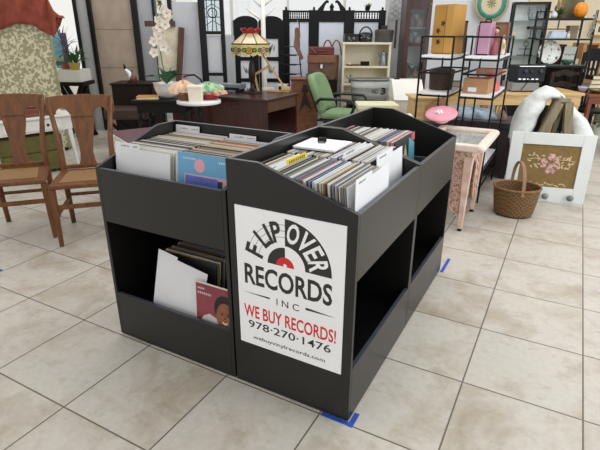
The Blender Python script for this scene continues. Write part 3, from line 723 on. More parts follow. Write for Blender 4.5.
MB().beam((0.14, 0.0, 0.55), (0.26, 0.05, 1.45), 0.07, 0.05).build('rail', lfw, t)
MB().beam((-0.22, 0.0, 0.62), (0.14, 0.0, 0.58), 0.06, 0.04).build('rail', lfw, t)
MB().box(-0.10, 0.20, 0.06, 0.08, 0.5, 1.46).build('backing', M('cream_board', (212,200,176), 0.6, 0, 0.2, 8), t)
MB().beam((-0.2, 0.02, 0), (-0.2, 0.02, 0.66), 0.05, 0.05).build('leg', lfw, t); MB().beam((0.15, 0.02, 0), (0.15, 0.02, 0.60), 0.05, 0.05).build('leg', lfw, t)
MB().box(-0.22, 0.18, 0.02, 0.05, 1.46, 1.53).build('rail', lfw, t)

# ------------------------------------------------------------------ round pedestal table with gift baskets
t = far('pedestal_table', 'small white topped pedestal table in front of the desk', 'table', 199, 103, 4.62, 0)
zp = Z(101, 4.55)
MB().lathe([(0.19,zp-0.035),(0.205,zp-0.03),(0.205,zp-0.004),(0.19,zp)], 0, 0, 40).build('tabletop', white_gloss, t, 0, True)
twist(0, 0, 0.17, zp-0.036, 0.024).build('pedestal', ebony, t, 0, True)
for k in range(3):
    a = k*2.094+0.5
    MB().tube([(0,0,0.2),(0.11*math.cos(a),0.11*math.sin(a),0.13),(0.20*math.cos(a),0.20*math.sin(a),0.02),(0.23*math.cos(a),0.23*math.sin(a),0.016)], [0.02,0.018,0.015,0.015], 8).build('foot', ebony, t, 0, True)
def crumple(cx, cy, cz, rx, ry, rz, amp, seed):
    rr = random.Random(seed); ph = [rr.uniform(0,6) for _ in range(6)]
    def fn(u, v):
        a = 2*math.pi*u; e = math.pi*(v*0.52)
        k = 1 + amp*(math.sin(5*a+ph[0])*math.sin(3*e+ph[1]) + 0.6*math.sin(9*a+ph[2]+4*v))
        return (cx+rx*math.cos(a)*math.cos(e)*k, cy+ry*math.sin(a)*math.cos(e)*k, cz+rz*math.sin(e)*k)
    return MB().grid(fn, 36, 10)
wick = weave('wicker_brown', (152,110,70), (104,70,42), 70, 90)
t = far('gift_basket', 'small wicker basket with peach tissue on the white pedestal table', 'basket', 187, 99, 4.60, zp)
MB().lathe([(0.07,0),(0.10,0.07),(0.105,0.075),(0.09,0.07),(0.065,0.01)], 0, 0, 22).build('basket_body', wick, t)
crumple(-0.02,0,0.06,0.125,0.09,0.095,0.20,3).build('tissue', M('peach_tissue', (232,200,172), 0.7, 0, 0.08, 20), t)
t = far('gift_box', 'white lidded gift box on the pedestal table', 'box', 195, 100, 4.46, zp)
MB().prism([(-0.055,0),(0.055,0),(0.062,0.115),(-0.062,0.115)], 'y', 0, 0.10).build('box', M('ivory_card', (236,226,206), 0.6, 0, 0.03, 9), t)
MB().box(-0.068, 0.068, -0.006, 0.106, 0.1155, 0.14).build('lid', M('ivory_card', (236,226,206)), t, 0.004)
t = far('gift_basket', 'red basket heaped with mint green fabric on the pedestal table', 'basket', 210.5, 99, 4.66, zp)
MB().lathe([(0.06,0),(0.105,0.05),(0.11,0.055),(0.10,0.05),(0.055,0.008)], 0, 0, 24).build('basket_body', M('red_basket', (150,40,48), 0.6, 0, 0.2, 40), t)
crumple(0.02,0,0.045,0.115,0.09,0.065,0.22,5).build('peach_lining', M('salmon_fabric', (214,164,138), 0.8, 0, 0.2, 25), t)
crumple(-0.01,0.0,0.075,0.125,0.09,0.065,0.24,8).build('mint_fabric', M('mint_fabric', (166,204,166), 0.8, 0, 0.15, 22), t)

# ------------------------------------------------------------------ desk
t = thing('desk', 'red mahogany desk with an open kneehole side behind the record bins', 'desk', (-1.68, 2.93, 0), 0)
L_, D_ = 1.35, 0.70
MB().box(-L_, 0, 0, D_, 0.725, 0.75).build('desktop', mahog, t, 0.005)
MB().box(-L_+0.02, -0.02, 0.02, 0.045, 0.24, 0.7245).build('front_panel', mahog, t, 0.003)
MB().box(-0.045, -0.02, 0.0455, D_-0.06, 0.61, 0.7245).build('apron', wood('walnut_apron', (70,46,36), (100,70,54), 0.35), t, 0.003)
MB().box(-0.5, -0.02, D_-0.055, D_-0.03, 0.24, 0.7245).build('end_panel', mahog, t, 0.003)
MB().box(-L_+0.02, -L_+0.045, 0.0455, D_-0.06, 0.24, 0.7245).build('end_panel', mahog, t, 0.003)
for x in (-L_+0.045, -0.045):
    for y in (0.034, D_-0.043): MB().beam((x, y, 0), (x, y, 0.2395), 0.025, 0.025, 0.04, 0.04).build('leg', dark_wood, t)
DZ = 0.75
def ondesk(name, label, cat, px, py, rz=0):
    d = ray(px, py); p = CAM + d*((DZ-CAM.z)/d.z); return thing(name, label, cat, (p.x, p.y, DZ), YAW+rz)
# Tiffany style lamp
t = ondesk('table_lamp', 'table lamp with a leaded glass shade and red crown on the desk', 'lamp', 252.5, 93)
bronze = M('dark_bronze', (46,32,30), 0.35, 0.5, 0.2, 10)
MB().lathe([(0.10,0),(0.10,0.012),(0.05,0.03),(0.024,0.06),(0.022,0.12),(0.036,0.16),(0.040,0.24),(0.028,0.32),(0.014,0.36),(0.012,0.44)], 0, 0, 22).build('base', bronze, t, 0, True)
sh = M('shade_cream_glass', (206,184,146), 0.3, 0, 0.14, 9)
leadc = M('lead_came', (50,42,38), 0.5, 0.4)
NS = 8; rT, rM, z_t, z_m, z_b = 0.072, 0.218, 0.640, 0.528, 0.405
def ring(r, z): return [(r*math.cos(2*math.pi*(k+0.5)/NS), r*math.sin(2*math.pi*(k+0.5)/NS), z) for k in range(NS)]
sp = MB(); sp.add(ring(rT, z_t)+ring(rM, z_m), [(k, (k+1)%NS, NS+(k+1)%NS, NS+k) for k in range(NS)])
sp.build('shade', sh, t, 0, False, 0.004)
skc = MB()
def skirt_pt(u, w):
    a = 2*math.pi*(u*NS+0.5)/NS; k = int(u*NS) % NS; f_ = u*NS - int(u*NS)
    a0 = 2*math.pi*(k+0.5)/NS; a1 = 2*math.pi*(k+1.5)/NS
    x = rM*(math.cos(a0)*(1-f_)+math.cos(a1)*f_); y = rM*(math.sin(a0)*(1-f_)+math.sin(a1)*f_)
    return (x*(1+0.02*w), y*(1+0.02*w), z_m - (z_m-z_b)*w*(0.82+0.18*abs(math.sin(f_*math.pi*2))))
skc.grid(skirt_pt, 64, 4).build('shade_skirt', sh, t, 0, False, 0.004)
sk = [c for c in t.children if c.name.startswith('shade_skirt')][0]
sk.data.materials.clear(); sk.data.materials.append(M('skirt_amber_glass', (196,180,112), 0.3, 0, 0.2, 14))
gl_y = M('glass_yellow', (214,160,50), 0.25, 0, 0.1, 9); gl_g = M('glass_green', (96,140,70), 0.25, 0, 0.1, 9); gl_p = M('glass_pink', (226,170,140), 0.25, 0, 0.1, 9)
cr = MB(); N2 = 24
cr.grid(lambda u, w: ((rT+0.004+0.035*w)*math.cos(2*math.pi*u), (rT+0.004+0.035*w)*math.sin(2*math.pi*u), z_t-0.01+0.05*w+0.012*w*math.sin(u*2*math.pi*8)), 48, 3)
cr.lathe([(rT+0.003, z_t-0.012), (0.03, z_t-0.004)], 0, 0, 24)
cr.build('crown', M('glass_ruby', (150,24,36), 0.2, 0, 0.15, 9), t, 0, False, 0.004)
cm = MB()
for p, q in zip(ring(rT, z_t+0.001), ring(rM, z_m+0.001)): cm.tube([p, q], 0.0055, 5)
rm = ring(rM+0.002, z_m); cm.tube(rm, 0.0065, 5, True)
cm.build('lead_came', leadc, t)
for k in range(NS):
    a = 2*math.pi*(k+1)/NS; rr = rM*math.cos(math.pi/NS)*1.012+0.004
    ca, sa = math.cos(a), math.sin(a)
    def onface(h, z, o=0.0): return ((rr+o)*ca - h*sa, (rr+o)*sa + h*ca, z)
    for nm, mt, cs in (('flower_petals', gl_y if k % 2 else gl_p, [(0,0.462,0.034)]), ('leaf_glass', gl_g, [(-0.054,0.468,0.022)]), ('leaf_glass', gl_g, [(0.054,0.468,0.022)])):
        mb = MB()
        for h, z, r_ in cs:
            pts = [onface(h+r_*1.1*math.cos(b*0.5236), z+r_*0.9*math.sin(b*0.5236), 0.001) for b in range(12)]
            mb.add(pts, [tuple(range(12))])
        mb.build(nm, mt, sk, 0, False, 0.002)
    mb = MB()
    for h, z, r_ in [(0,0.462,0.034),(0,0.462,0.013),(-0.054,0.468,0.022),(0.054,0.468,0.022)]:
        mb.tube([onface(h+r_*1.1*math.cos(b*0.5236), z+r_*0.9*math.sin(b*0.5236), 0.003) for b in range(12)], 0.0036, 4, True)
    mb.build('came', leadc, sk)
MB().lathe([(0.008,z_t-0.01),(0.016,z_t+0.03),(0.004,z_t+0.05)], 0, 0, 10).build('finial', bronze, t)
# wooden artist's easel stick figure / folding stand
t = ondesk('wooden_stand', 'light wooden folding stand of crossed sticks on the desk', 'stand', 284, 92)
MB().beam((-0.20,0.02,0.012),(0.06,-0.03,0.012),0.03,0.022).build('base', pine, t, 0.002)
MB().beam((0.02,-0.02,0.035),(-0.26,0.0,0.44),0.014,0.02).build('stick', pine, t, 0.002)
MB().box(-0.03,0.07,-0.05,0.02,0.0235,0.06).build('foot_block', pine, t, 0.004)
MB().beam((-0.165,0.015,0.29),(-0.34,0.03,0.19),0.022,0.026).build('arm', pine, t, 0.002)
MB().beam((-0.34,0.03,0.19),(-0.30,0.03,0.0),0.022,0.026).build('leg', pine, t, 0.002)
MB().beam((-0.345,0.03,0.20),(-0.40,0.03,0.14),0.022,0.026).build('arm', pine, t, 0.002)
# grey paper cutter
t = ondesk('paper_cutter', 'long grey paper cutter with a curved black arm on the desk', 'paper cutter', 226, 91, 0.1)
t.rotation_euler = (0,0,YAW-0.45)
MB().box(-0.36,0.22,-0.05,0.10,0.03,0.085).build('bed', M('grey_enamel', (122,125,132), 0.4, 0, 0.08, 9), t, 0.006)
MB().box(-0.36,0.22,-0.06,-0.052,0.02,0.05).build('blade_rail', black_metal, t)
for x in (-0.32, 0.18): MB().box(x-0.02,x+0.02,-0.04,0.09,0,0.0295).build('foot', black_metal, t)
MB().tube([(-0.30,-0.035,0.062),(-0.33,-0.035,0.12),(-0.42,-0.035,0.17),(-0.52,-0.035,0.16)],0.011,8).build('arm', black_metal, t, 0, True)
MB().tube([(-0.52,-0.035,0.16),(-0.58,-0.035,0.14)],0.014,8).build('grip', M('magenta_grip', (140,36,72), 0.5), t, 0, True)
# papers on the desk
for px, py, r_ in ((268,90,0.3),(283,86,-0.2)):
    o = ondesk('paper_tray', 'small white tray lying on the desk %s' % ('in front of the wooden stand' if px < 275 else 'behind the wooden stand'), 'tray', px, py, r_)
    MB().box(-0.06,0.06,-0.04,0.04,0,0.008).build('tray_bottom', white_paint, o); mb = MB()
    mb.box(-0.065,0.065,-0.045,-0.0405,0,0.025).box(-0.065,0.065,0.0405,0.045,0,0.025).box(-0.065,-0.0605,-0.04,0.04,0,0.025).box(0.0605,0.065,-0.04,0.04,0,0.025); mb.build('tray_rim', white_paint, o)

# ------------------------------------------------------------------ coat tree
t = far('coat_tree', 'white painted branch coat tree standing behind the desk', 'coat tree', 264, 60, 6.2, 0)
MB().tube([(0,0,0.03),(0,0,1.0),(0,0,2.05)], [0.034,0.030,0.024], 10).build('trunk', white_paint, t, 0, True)
for z, dx, dz in ((1.52,-0.20,0.14),(1.55,0.14,0.13),(1.66,-0.17,0.16),(1.68,0.20,0.16),(1.78,-0.12,0.15),(1.80,0.05,0.17),(1.58,0.02,0.15)):
    MB().tube([(0,0,z),(dx*0.5,0.02,z+dz*0.45),(dx,0.04,z+dz)], [0.015,0.012,0.008], 8).build('branch', white_paint, t, 0, True)
for k in range(4):
    a = k*math.pi/2+0.4; MB().beam((0,0,0.05),(0.26*math.cos(a),0.26*math.sin(a),0.02),0.04).build('foot', white_paint, t)

# ------------------------------------------------------------------ back walls and windows
wall_w = M('white_wall_paint', (222,226,230), 0.7, 0, 0.03, 3)
sill = slab('wall_back', 120, 400, 33, 8.6, 0, 1.34, M('pale_grey_wall', (196,200,204), 0.7, 0, 0.03, 3), 0.15)
a = at(120, 33, 8.6); b_ = at(400, 33, 8.6); ww = (b_-a).length
wn = MB()
for k in range(6): wn.box(ww*k/5-0.02, ww*k/5+0.02, 0.03, 0.09, 1.3405, 2.7)
wn.box(0, ww, 0.03, 0.09, 1.3405, 1.36); wn.box(0, ww, 0.03, 0.09, 2.66, 2.70)
o = wn.build('window_1', white_paint); o.location = (a.x, a.y, 0); o.rotation_euler = (0,0,YAW); o['kind'] = 'structure'
g = MB().box(0.02, ww-0.02, 0.055, 0.062, 1.36, 2.66).build('pane', glass('window_glass', (0.97,0.985,1,1), 0.02, 0.05), o)
slab('wall_right', 403, 640, 20, 8.0, 0, 2.7, wall_w, 0.2)
slab('trim_11', 386, 404, 45, 7.7, 0, 2.7, M('white_pillar', (204,204,204), 0.6, 0, 0.03, 3), 0.3)
slab('trim_12', 527, 640, 20, 7.96, 0, 2.7, M('cream_wall', (222,208,182), 0.7, 0, 0.04, 3), 0.035)
# tree outside the left window
t = far('outdoor_shrub', 'leafy green shrub outside the window above the orchid', 'shrub', 161, 20, 9.2, 0)
MB().tube([(0,0,0),(0.05,0,1.0),(0,0,1.9)], 0.03, 6).build('trunk', redw, t)
mb = MB()
for i in range(170):
    mb.leaf((R.uniform(-0.3,0.3), R.uniform(-0.2,0.2), R.uniform(1.2,2.2)), (R.uniform(-1,1), R.uniform(-1,1), R.uniform(-1,0.6)), R.uniform(0.12,0.2), R.uniform(0.05,0.09), 0.2)
mb.build('foliage', leafl, t)

# ------------------------------------------------------------------ folding screens
grey_cloth = M('grey_white_fabric', (196,198,204), 0.8, 0, 0.04, 7)
t = far('folding_screen', 'black metal folding screen with plain grey fabric panels behind the gift baskets', 'folding screen', 191, 60, 7.0, 0)
zt = Z(2.5, 7.0)
for px in (174, 204): MB().box(W(px-191,7.0)-0.028, W(px-191,7.0)+0.028, -0.02, 0.02, 0, 2.0).build('post', frame_blk, t)
MB().box(W(174-191,7.0)+0.0285, W(204-191,7.0)-0.0285, -0.004, 0.004, 0.25, zt).build('fabric_panel', grey_cloth, t)
MB().box(W(174-191,7.0)+0.0285, W(204-191,7.0)-0.0285, -0.016, 0.016, 0.20, 0.2495).build('rail', frame_blk, t)
for x in (W(174-191,7.0), W(204-191,7.0)): MB().box(x-0.03, x+0.03, -0.03, 0.03, 0, 0.03).build('foot', frame_blk, t)
MB().box(W(170.5-191,7.0)-0.012, W(170.5-191,7.0)+0.012, -0.05, -0.024, 0, 1.8).build('white_edge_strip', white_paint, t)
# leaded glass window in black frame
t = far('leaded_window', 'leaded glass window in a tall black frame beside the grey screen', 'window panel', 215, 60, 6.86, 0)
x0, x1 = W(206-215,6.9), W(224.5-215,6.9)
for x in (x0, x1): MB().box(x-0.026, x+0.026, -0.02, 0.02, 0, 2.0).build('stile', frame_blk, t)
for z in (0.86, Z(33,6.9)): MB().box(x0+0.0265, x1-0.0265, -0.016, 0.016, z-0.02, z+0.02).build('rail', frame_blk, t)
MB().box(x0+0.0265, x1-0.0265, -0.003, 0.003, Z(33,6.9)+0.0205, 1.96).build('glass', glass('leaded_glass', (0.86,0.93,0.95,1), 0.05, 0.08), t)
lm = MB()
zs = Z(33,6.9)+0.02
for k in range(4): 
    xx = x0+0.05+0.06*k; lm.tube([(xx,-0.006,zs),(xx+0.02*math.sin(k*2),-0.006,zs+0.2),(xx,-0.006,zs+0.55)], 0.006, 5)
for k in range(5): lm.tube([(x0+0.03,-0.006,zs+0.07+0.1*k),((x0+x1)/2,-0.006,zs+0.10+0.1*k+0.03*(-1)**k),(x1-0.03,-0.006,zs+0.07+0.1*k)], 0.005, 5)
lm.tube([((x0+x1)/2+0.06*math.cos(a_*0.5236),-0.006,zs+0.22+0.06*math.sin(a_*0.5236)) for a_ in range(12)], 0.007, 5, True)
lm.build('lead_came', leadc, t)
MB().box(x0+0.0265, x1-0.0265, 0.004, 0.012, 0.9, Z(36,6.9)).build('lower_panel', grey_cloth, t)
for x in (x0, x1): MB().box(x-0.03, x+0.03, -0.03, 0.03, 0, 0.03).build('foot', frame_blk, t)
# black arched picture screen
blk_lac = M('black_lacquer', (12,12,16), 0.45, 0, 0.1, 10, spec=0.25)
t = far('arched_screen', 'black folding screen with arched tops and framed white prints behind the lamp', 'folding screen', 260, 60, 7.05, 0)
xs = [W(p-260,7.05) for p in (234.5, 259, 284.5)]; ztop = Z(16,7.05); zsh = Z(23,7.05)
for i in range(2):
    a0, a1 = xs[i]+0.003, xs[i+1]-0.003; mid_ = (a0+a1)/2; w_ = a1-a0
    fr = MB(); zb = 0.05
    st = 0.075
    fr.box(a0, a0+st, -0.015, 0.015, zb, zsh); fr.box(a1-st, a1, -0.015, 0.015, zb, zsh)
    pol = [(a0, zsh-0.20),(a1, zsh-0.20),(a1, zsh)] + [(mid_+(w_/2)*math.cos(rad(x)), zsh+(ztop-zsh)*math.sin(rad(x))) for x in range(10,171,10)] + [(a0, zsh)]
    fr.prism(pol, 'y', -0.0149, 0.0149)
    zp_ = [zsh-0.20]
    opens = []
    z_ = zsh-0.20
    for k in range(4):
        opens.append((z_-0.235, z_)); z_ -= 0.285
        fr.box(a0+st, a1-st, -0.0148, 0.0148, z_, z_+0.05)
    fr.box(a0+st, a1-st, -0.0148, 0.0148, zb, z_+0.001)
    leaf_ = fr.build('screen_leaf', blk_lac, t)
    for (q0, q1) in opens:
        MB().box(a0+st-0.002, a1-st+0.002, -0.004, 0.004, q0-0.002, q1+0.002).build('print_panel', M('print_white_paper', (206,208,212), 0.7, 0, 0.04, 7), leaf_)
        bl = MB(); cxx = mid_; czz = q0+0.10
        for k in range(5): bl.flat((cxx+R.uniform(-0.03,0.03), -0.006, czz-0.04), (R.uniform(-0.6,0.6), 0, 1), R.uniform(0.06,0.12), 0.02)
        bl.build('print_motif', M('print_grey', (128,130,134), 0.7, 0, 0.2, 30), leaf_)
    for x in (a0+0.03, a1-0.03): MB().box(x-0.02, x+0.02, -0.03, 0.03, 0, 0.0495).build('foot', blk_lac, leaf_)
t = far('small_picture', 'small grey framed picture standing behind the arched screen', 'picture', 239, 25, 8.60, 1.342)
t.location = t.location + Vector((0,0,0))
MB().box(-0.10, 0.10, 0.0, 0.02, 0, 0.24).build('frame', M('slate_frame', (88,92,110), 0.5), t); MB().box(-0.07, 0.07, -0.003, -0.0005, 0.03, 0.21).build('picture', white_paint, t)
# large black divider with spindles and pediment
t = far('room_divider', 'large ornate black room divider with spindle gallery and white fabric panels', 'room divider', 335, 40, 7.6, 0)
v = 7.6
def X(p): return W(p-335, v)
posts = [286, 313.5, 348.5, 381]
for p in posts:
    pw = 0.075 if p in (313.5, 348.5) else 0.05
    MB().box(X(p)-pw, X(p)+pw, -0.02, 0.02, 0, Z(10,v)).build('post', blk_lac, t, 0.004)
    MB().lathe([(0.022,Z(10,v)),(0.012,Z(9,v)),(0.02,Z(8,v)),(0.004,Z(6.5,v))], X(p), 0, 10).build('finial', blk_lac, t)
for a_, b2 in zip(posts, posts[1:]):
    e0 = 0.075 if a_ in (313.5, 348.5) else 0.05; e1 = 0.075 if b2 in (313.5, 348.5) else 0.05
    xa, xb = X(a_)+e0+0.0005, X(b2)-e1-0.0005
    MB().box(xa, xb, -0.018, 0.018, Z(12.5,v), Z(10.5,v)).build('gallery_rail', blk_lac, t)
    MB().box(xa, xb, -0.018, 0.018, Z(22,v), Z(18.5,v)).build('lower_gallery_rail', blk_lac, t)
    sp_ = MB(); n = 9
    if b2 != 348.5:
        for k in range(n):
            x = xa + (xb-xa)*(k+0.5)/n
            sp_.lathe([(0.006,Z(18.5,v)),(0.012,Z(17,v)),(0.006,Z(15.5,v)),(0.012,Z(14,v)),(0.006,Z(12.5,v))], x, 0, 8)
        sp_.build('spindles', blk_lac, t)
    else:
        MB().box(xa, xb, -0.012, 0.012, Z(18.45,v), Z(12.55,v)).build('carved_panel', blk_lac, t)
    MB().box(xa, xb, -0.004, 0.004, 0.55, Z(22.05,v)).build('fabric_panel', M('blue_white_fabric', (206,210,222), 0.8, 0, 0.05, 5), t)
    MB().box(xa, xb, -0.018, 0.018, 0.48, 0.5495).build('bottom_rail', blk_lac, t)
zc = Z(10.4,v)
def scroll(s):
    pts = []; xc = (X(313.5)+X(348.5))/2
    up = [(0.20,0.0),(0.20,0.02),(0.15,0.07),(0.11,0.115),(0.075,0.14),(0.045,0.125),(0.05,0.095),(0.075,0.10),(0.10,0.06),(0.12,0.0)]
    return [(xc+s*q, zc+0.0+r_) for q, r_ in up]
for s in (-1, 1): MB().prism(scroll(s), 'y', -0.015, 0.015).build('scroll_pediment', blk_lac, t)
MB().lathe([(0.03,zc-0.002),(0.022,zc+0.02),(0.035,zc+0.05),(0.012,zc+0.085),(0.002,zc+0.10)], (X(313.5)+X(348.5))/2, 0, 12).build('urn_finial', blk_lac, t)
for p in (286, 381): MB().box(X(p)-0.05, X(p)+0.05, -0.08, 0.08, 0, 0.04).build('foot', blk_lac, t)
# small trinkets on the gallery
t = far('leafy_sprig', 'small green plant on top of the black room divider', 'plant', 367.5, 10, 7.6, Z(10.5,7.6)+0.002)
MB().lathe([(0.03,0),(0.04,0.04)], 0, 0, 10).build('pot', dark_wood, t); mb = MB()
for i in range(26): mb.leaf((0,0,0.03), (R.uniform(-1,1),R.uniform(-1,1),R.uniform(0.1,1.4)), R.uniform(0.05,0.10), 0.03)
mb.build('foliage', leafg, t)

# wire rack with three tiers and hanging wooden stocking form
t = far('wire_rack', 'black wire rack with three tiers before the room divider', 'rack', 295, 60, 6.85, 0)
hz = Z(20,6.85)
MB().tube([(0.10,0,0.01),(0.10,0,0.7),(0.06,0,1.1),(0.055,0,hz),(0.03,-0.03,hz+0.02),(0.02,-0.06,hz-0.02)], 0.008, 6).build('upright', black_metal, t, 0, True)
MB().tube([(-0.12,-0.1,0.012),(0.10,0,0.012),(0.14,-0.1,0.012)], 0.01, 6).build('foot', black_metal, t); MB().tube([(0.10,0,0.012),(0.10,0.22,0.012)], 0.01, 6).build('foot', black_metal, t)
for py in (55, 64.5, 74):
    z = Z(py,6.85); mb = MB()
    mb.tube([(0.09,-0.008,z),(-0.16,-0.02,z+0.005),(-0.20,-0.06,z+0.04)], 0.006, 5); mb.tube([(0.09,0.008,z),(-0.10,0.05,z),(-0.16,0.02,z)], 0.006, 5)
    mb.box(-0.14,0.02,-0.025,0.025,z-0.012,z+0.004); mb.build('tier', black_metal, t)
MB().tube([(-0.20,-0.03,Z(55,6.85)),(-0.15,-0.04,Z(47,6.85)),(-0.02,-0.03,Z(46.5,6.85)),(0.055,0,Z(47,6.85))], 0.005, 5).build('hoop', black_metal, t)
t = far('stocking_form', 'brown wooden stocking form hanging from the wire rack', 'stocking form', 297, 40, 6.76, 0)
zA, zB, zC_ = Z(27,6.76), Z(47,6.76), Z(60,6.76)
prof = [(-0.005,zA),(0.035,zA-0.02),(0.045,zA-0.10),(0.028,zB+0.02),(0.055,zB-0.06),(0.088,zC_+0.03),(0.07,zC_),(0.045,zC_+0.005),(-0.01,zB-0.05),(-0.045,zB+0.01),(-0.03,zA-0.10),(-0.03,zA-0.02)]
MB().prism(prof, 'y', -0.012, 0.012).build('form', wood('old_brown_wood', (92,66,52), (122,92,72), 0.6), t, 0.008)
MB().tube([(0,0,zA-0.005),(0.005,0.0,zA+0.06),(0.015,0.01,hz-0.005)], 0.003, 5).build('hook', steel, t)

# ------------------------------------------------------------------ cases and painted chest
lea = M('oxblood_leather', (98,38,30), 0.45, 0, 0.15, 9, 0.05); lea2 = M('saddle_leather', (96,68,54), 0.5, 0, 0.2, 8, 0.05); lea3 = M('cognac_leather', (122,80,58), 0.5, 0, 0.2, 8, 0.05)
v = 6.75
t = far('luggage_stand', 'brown wooden stand carrying the stacked leather cases', 'stand', 322, 90, v, 0)
zb = Z(80, v)
MB().box(-0.22,0.20,0.0,0.34,0.55,zb-0.001).build('top', dark_wood, t)
for x in (-0.19, 0.17):
    for y in (0.03, 0.31): MB().box(x-0.025,x+0.025,y-0.025,y+0.025,0,0.5495).build('leg', dark_wood, t)
t = far('leather_case', 'brown leather briefcase with flap and white tag, lower of the two cases', 'case', 321, 80, v, zb)
h = Z(56,v)-zb; w_ = W(13.5,v)
MB().box(-w_,w_,0,0.20,0,h).build('body', lea2, t, 0.012)
MB().prism([(-w_-0.01,h*0.72),(w_+0.01,h*0.72),(w_+0.01,h+0.012),(-w_-0.01,h+0.012)], 'y', -0.016, -0.0005).build('flap', lea3, t, 0.006)
MB().box(-0.014,0.014,-0.026,-0.0165,h*0.45,h*0.72).build('strap', lea2, t); MB().box(-0.012,0.016,-0.029,-0.0265,h*0.50,h*0.66).build('price_tag', white_card, t)
MB().box(-w_*0.7,w_*0.7,-0.010,-0.0005,0.04,h*0.42).build('front_pocket', lea2, t, 0.008)
t = far('leather_case', 'oxblood red leather case with white tag on top of the brown case', 'case', 321.5, 56, v, Z(56,v)+0.013)
h2 = Z(48,v)-Z(56,v); w2 = W(13,v)
MB().box(-w2,w2,0,0.22,0,h2).build('body', lea, t, 0.01)
MB().tube([(-0.06,-0.003,h2*0.5),(-0.05,-0.03,h2*0.55),(0.05,-0.03,h2*0.55),(0.06,-0.003,h2*0.5)], 0.007, 6).build('handle', lea, t)
MB().beam((-w2+0.04,-0.012,h2*0.85),(-w2+0.09,-0.012,h2*0.3),0.03,0.002).build('price_tag', white_card, t)
t = far('wicker_basket', 'wicker basket with two hoop handles behind the leather cases', 'basket', 331.5, 66, 7.34, 0)
zq = Z(55,7.32)
MB().lathe([(0.09,0.5),(0.105,zq-0.01),(0.11,zq),(0.10,zq-0.01),(0.08,0.52)], 0, 0, 22).build('basket_body', wick, t)
for s in (-1, 1): MB().tube([(s*0.06-0.07+0.0,-0.05*s,zq)]+[(s*0.06+0.07*math.cos(rad(180-k*18)), -0.05*s, zq+0.20*math.sin(rad(k*18))) for k in range(1,10)]+[(s*0.06+0.07,-0.05*s,zq)], 0.010, 6).build('handle', wick, t)
MB().lathe([(0.10,0),(0.10,0.497)], 0, 0, 18).build('stand', dark_wood, t)
v = 6.35
t = far('painted_chest', 'orange-brown wooden chest painted with a dark tassel beside the desk', 'chest', 304.5, 110, v, 0)
zt = Z(80.5,v); w_ = W(14,v)
op = wood('orange_brown_wood', (120,74,48), (150,100,70), 0.45, (3,10,10))
MB().box(-w_,w_,0,0.32,0.06,zt).build('carcass', op, t, 0.004)
MB().box(-w_-0.012,w_+0.012,-0.014,0.33,zt+0.0005,zt+0.022).build('lid', redw, t, 0.004)
MB().prism([(-0.02,zt-0.05),(0.02,zt-0.05),(0.045,zt-0.13),(0.015,zt-0.16),(0.10,zt-0.36),(0.0,zt-0.30),(-0.07,zt-0.40),(-0.015,zt-0.16),(-0.045,zt-0.13)], 'y', -0.003, -0.0002).build('painted_tassel', M('tassel_dark_paint', (62,46,42), 0.6, 0, 0.2, 20), t)
for x in (-w_+0.03, w_-0.03):
    for y in (0.03, 0.29): MB().box(x-0.025,x+0.025,y-0.025,y+0.025,0,0.0595).build('foot', redw, t)

# ------------------------------------------------------------------ green office chair
v = 6.02
t = far('office_chair', 'green upholstered office chair with black arms in front of the white bookcase', 'office chair', 343, 112, v, 0)
t.rotation_euler = (0,0,YAW+1.2)
gr = M('green_upholstery', (124,150,110), 0.75, 0, 0.08, 9, 0.03)
MB().box(-0.25,0.25,-0.27,0.22,0.42,0.505).build('seat', gr, t, 0.035)
bk = MB()
def backpt(u, w, s):
    xx = (u-0.5)*2; hw_ = 0.235*(1-0.18*max(0,w-0.6)**1.5)
    return (xx*hw_*(1-0.12*w**6), 0.24+0.16*w-0.05*(1-xx*xx)*0 + 0.05*(xx*xx)*-1 + s, 0.50+0.43*w - 0.05*(abs(xx)**4)*(w**3))
bk.grid(lambda u, w: backpt(u, w, 0), 16, 10)
bo = bk.build('backrest', gr, t, 0, True, 0.09)
bk2 = MB().grid(lambda u, w: backpt(u, w, 0.058), 12, 8)
bk2.build('back_shell', M('black_plastic', (26,26,28), 0.4), t, 0, True, 0.02)
mb = MB()
for k in range(3):
    for j in range(3):
        p = backpt(0.3+0.2*k, 0.3+0.22*j, -0.047); mb.ball(p, 0.010, n=8, k=5)
mb.build('buttons', gr, t)
MB().box(-0.26,0.26,-0.27,0.25,0.395,0.4195).build('seat_shell', MATS['black_plastic'], t, 0.008)
for s in (-1, 1):
    MB().tube([(s*0.24,0.28,0.60),(s*0.285,0.20,0.665),(s*0.29,0.0,0.67),(s*0.29,-0.18,0.66),(s*0.285,-0.22,0.60),(s*0.275,-0.16,0.45),(s*0.25,-0.12,0.408)], 0.018, 8).build('armrest', MATS['black_plastic'], t, 0, True)
MB().lathe([(0.03,0.12),(0.03,0.394)], 0, 0, 14).build('column', black_metal, t)
for k in range(5):
    a = k*2*math.pi/5+0.3; l = MB().beam((0.0,0.0,0.11),(0.27*math.cos(a),0.27*math.sin(a),0.075),0.05,0.04,0.035,0.028).build('base_leg', black_metal, t)
    MB().lathe([(0.012,0.002),(0.028,0.01),(0.028,0.05),(0.012,0.058)], 0.27*math.cos(a), 0.27*math.sin(a), 12).build('caster', MATS['black_plastic'], l)

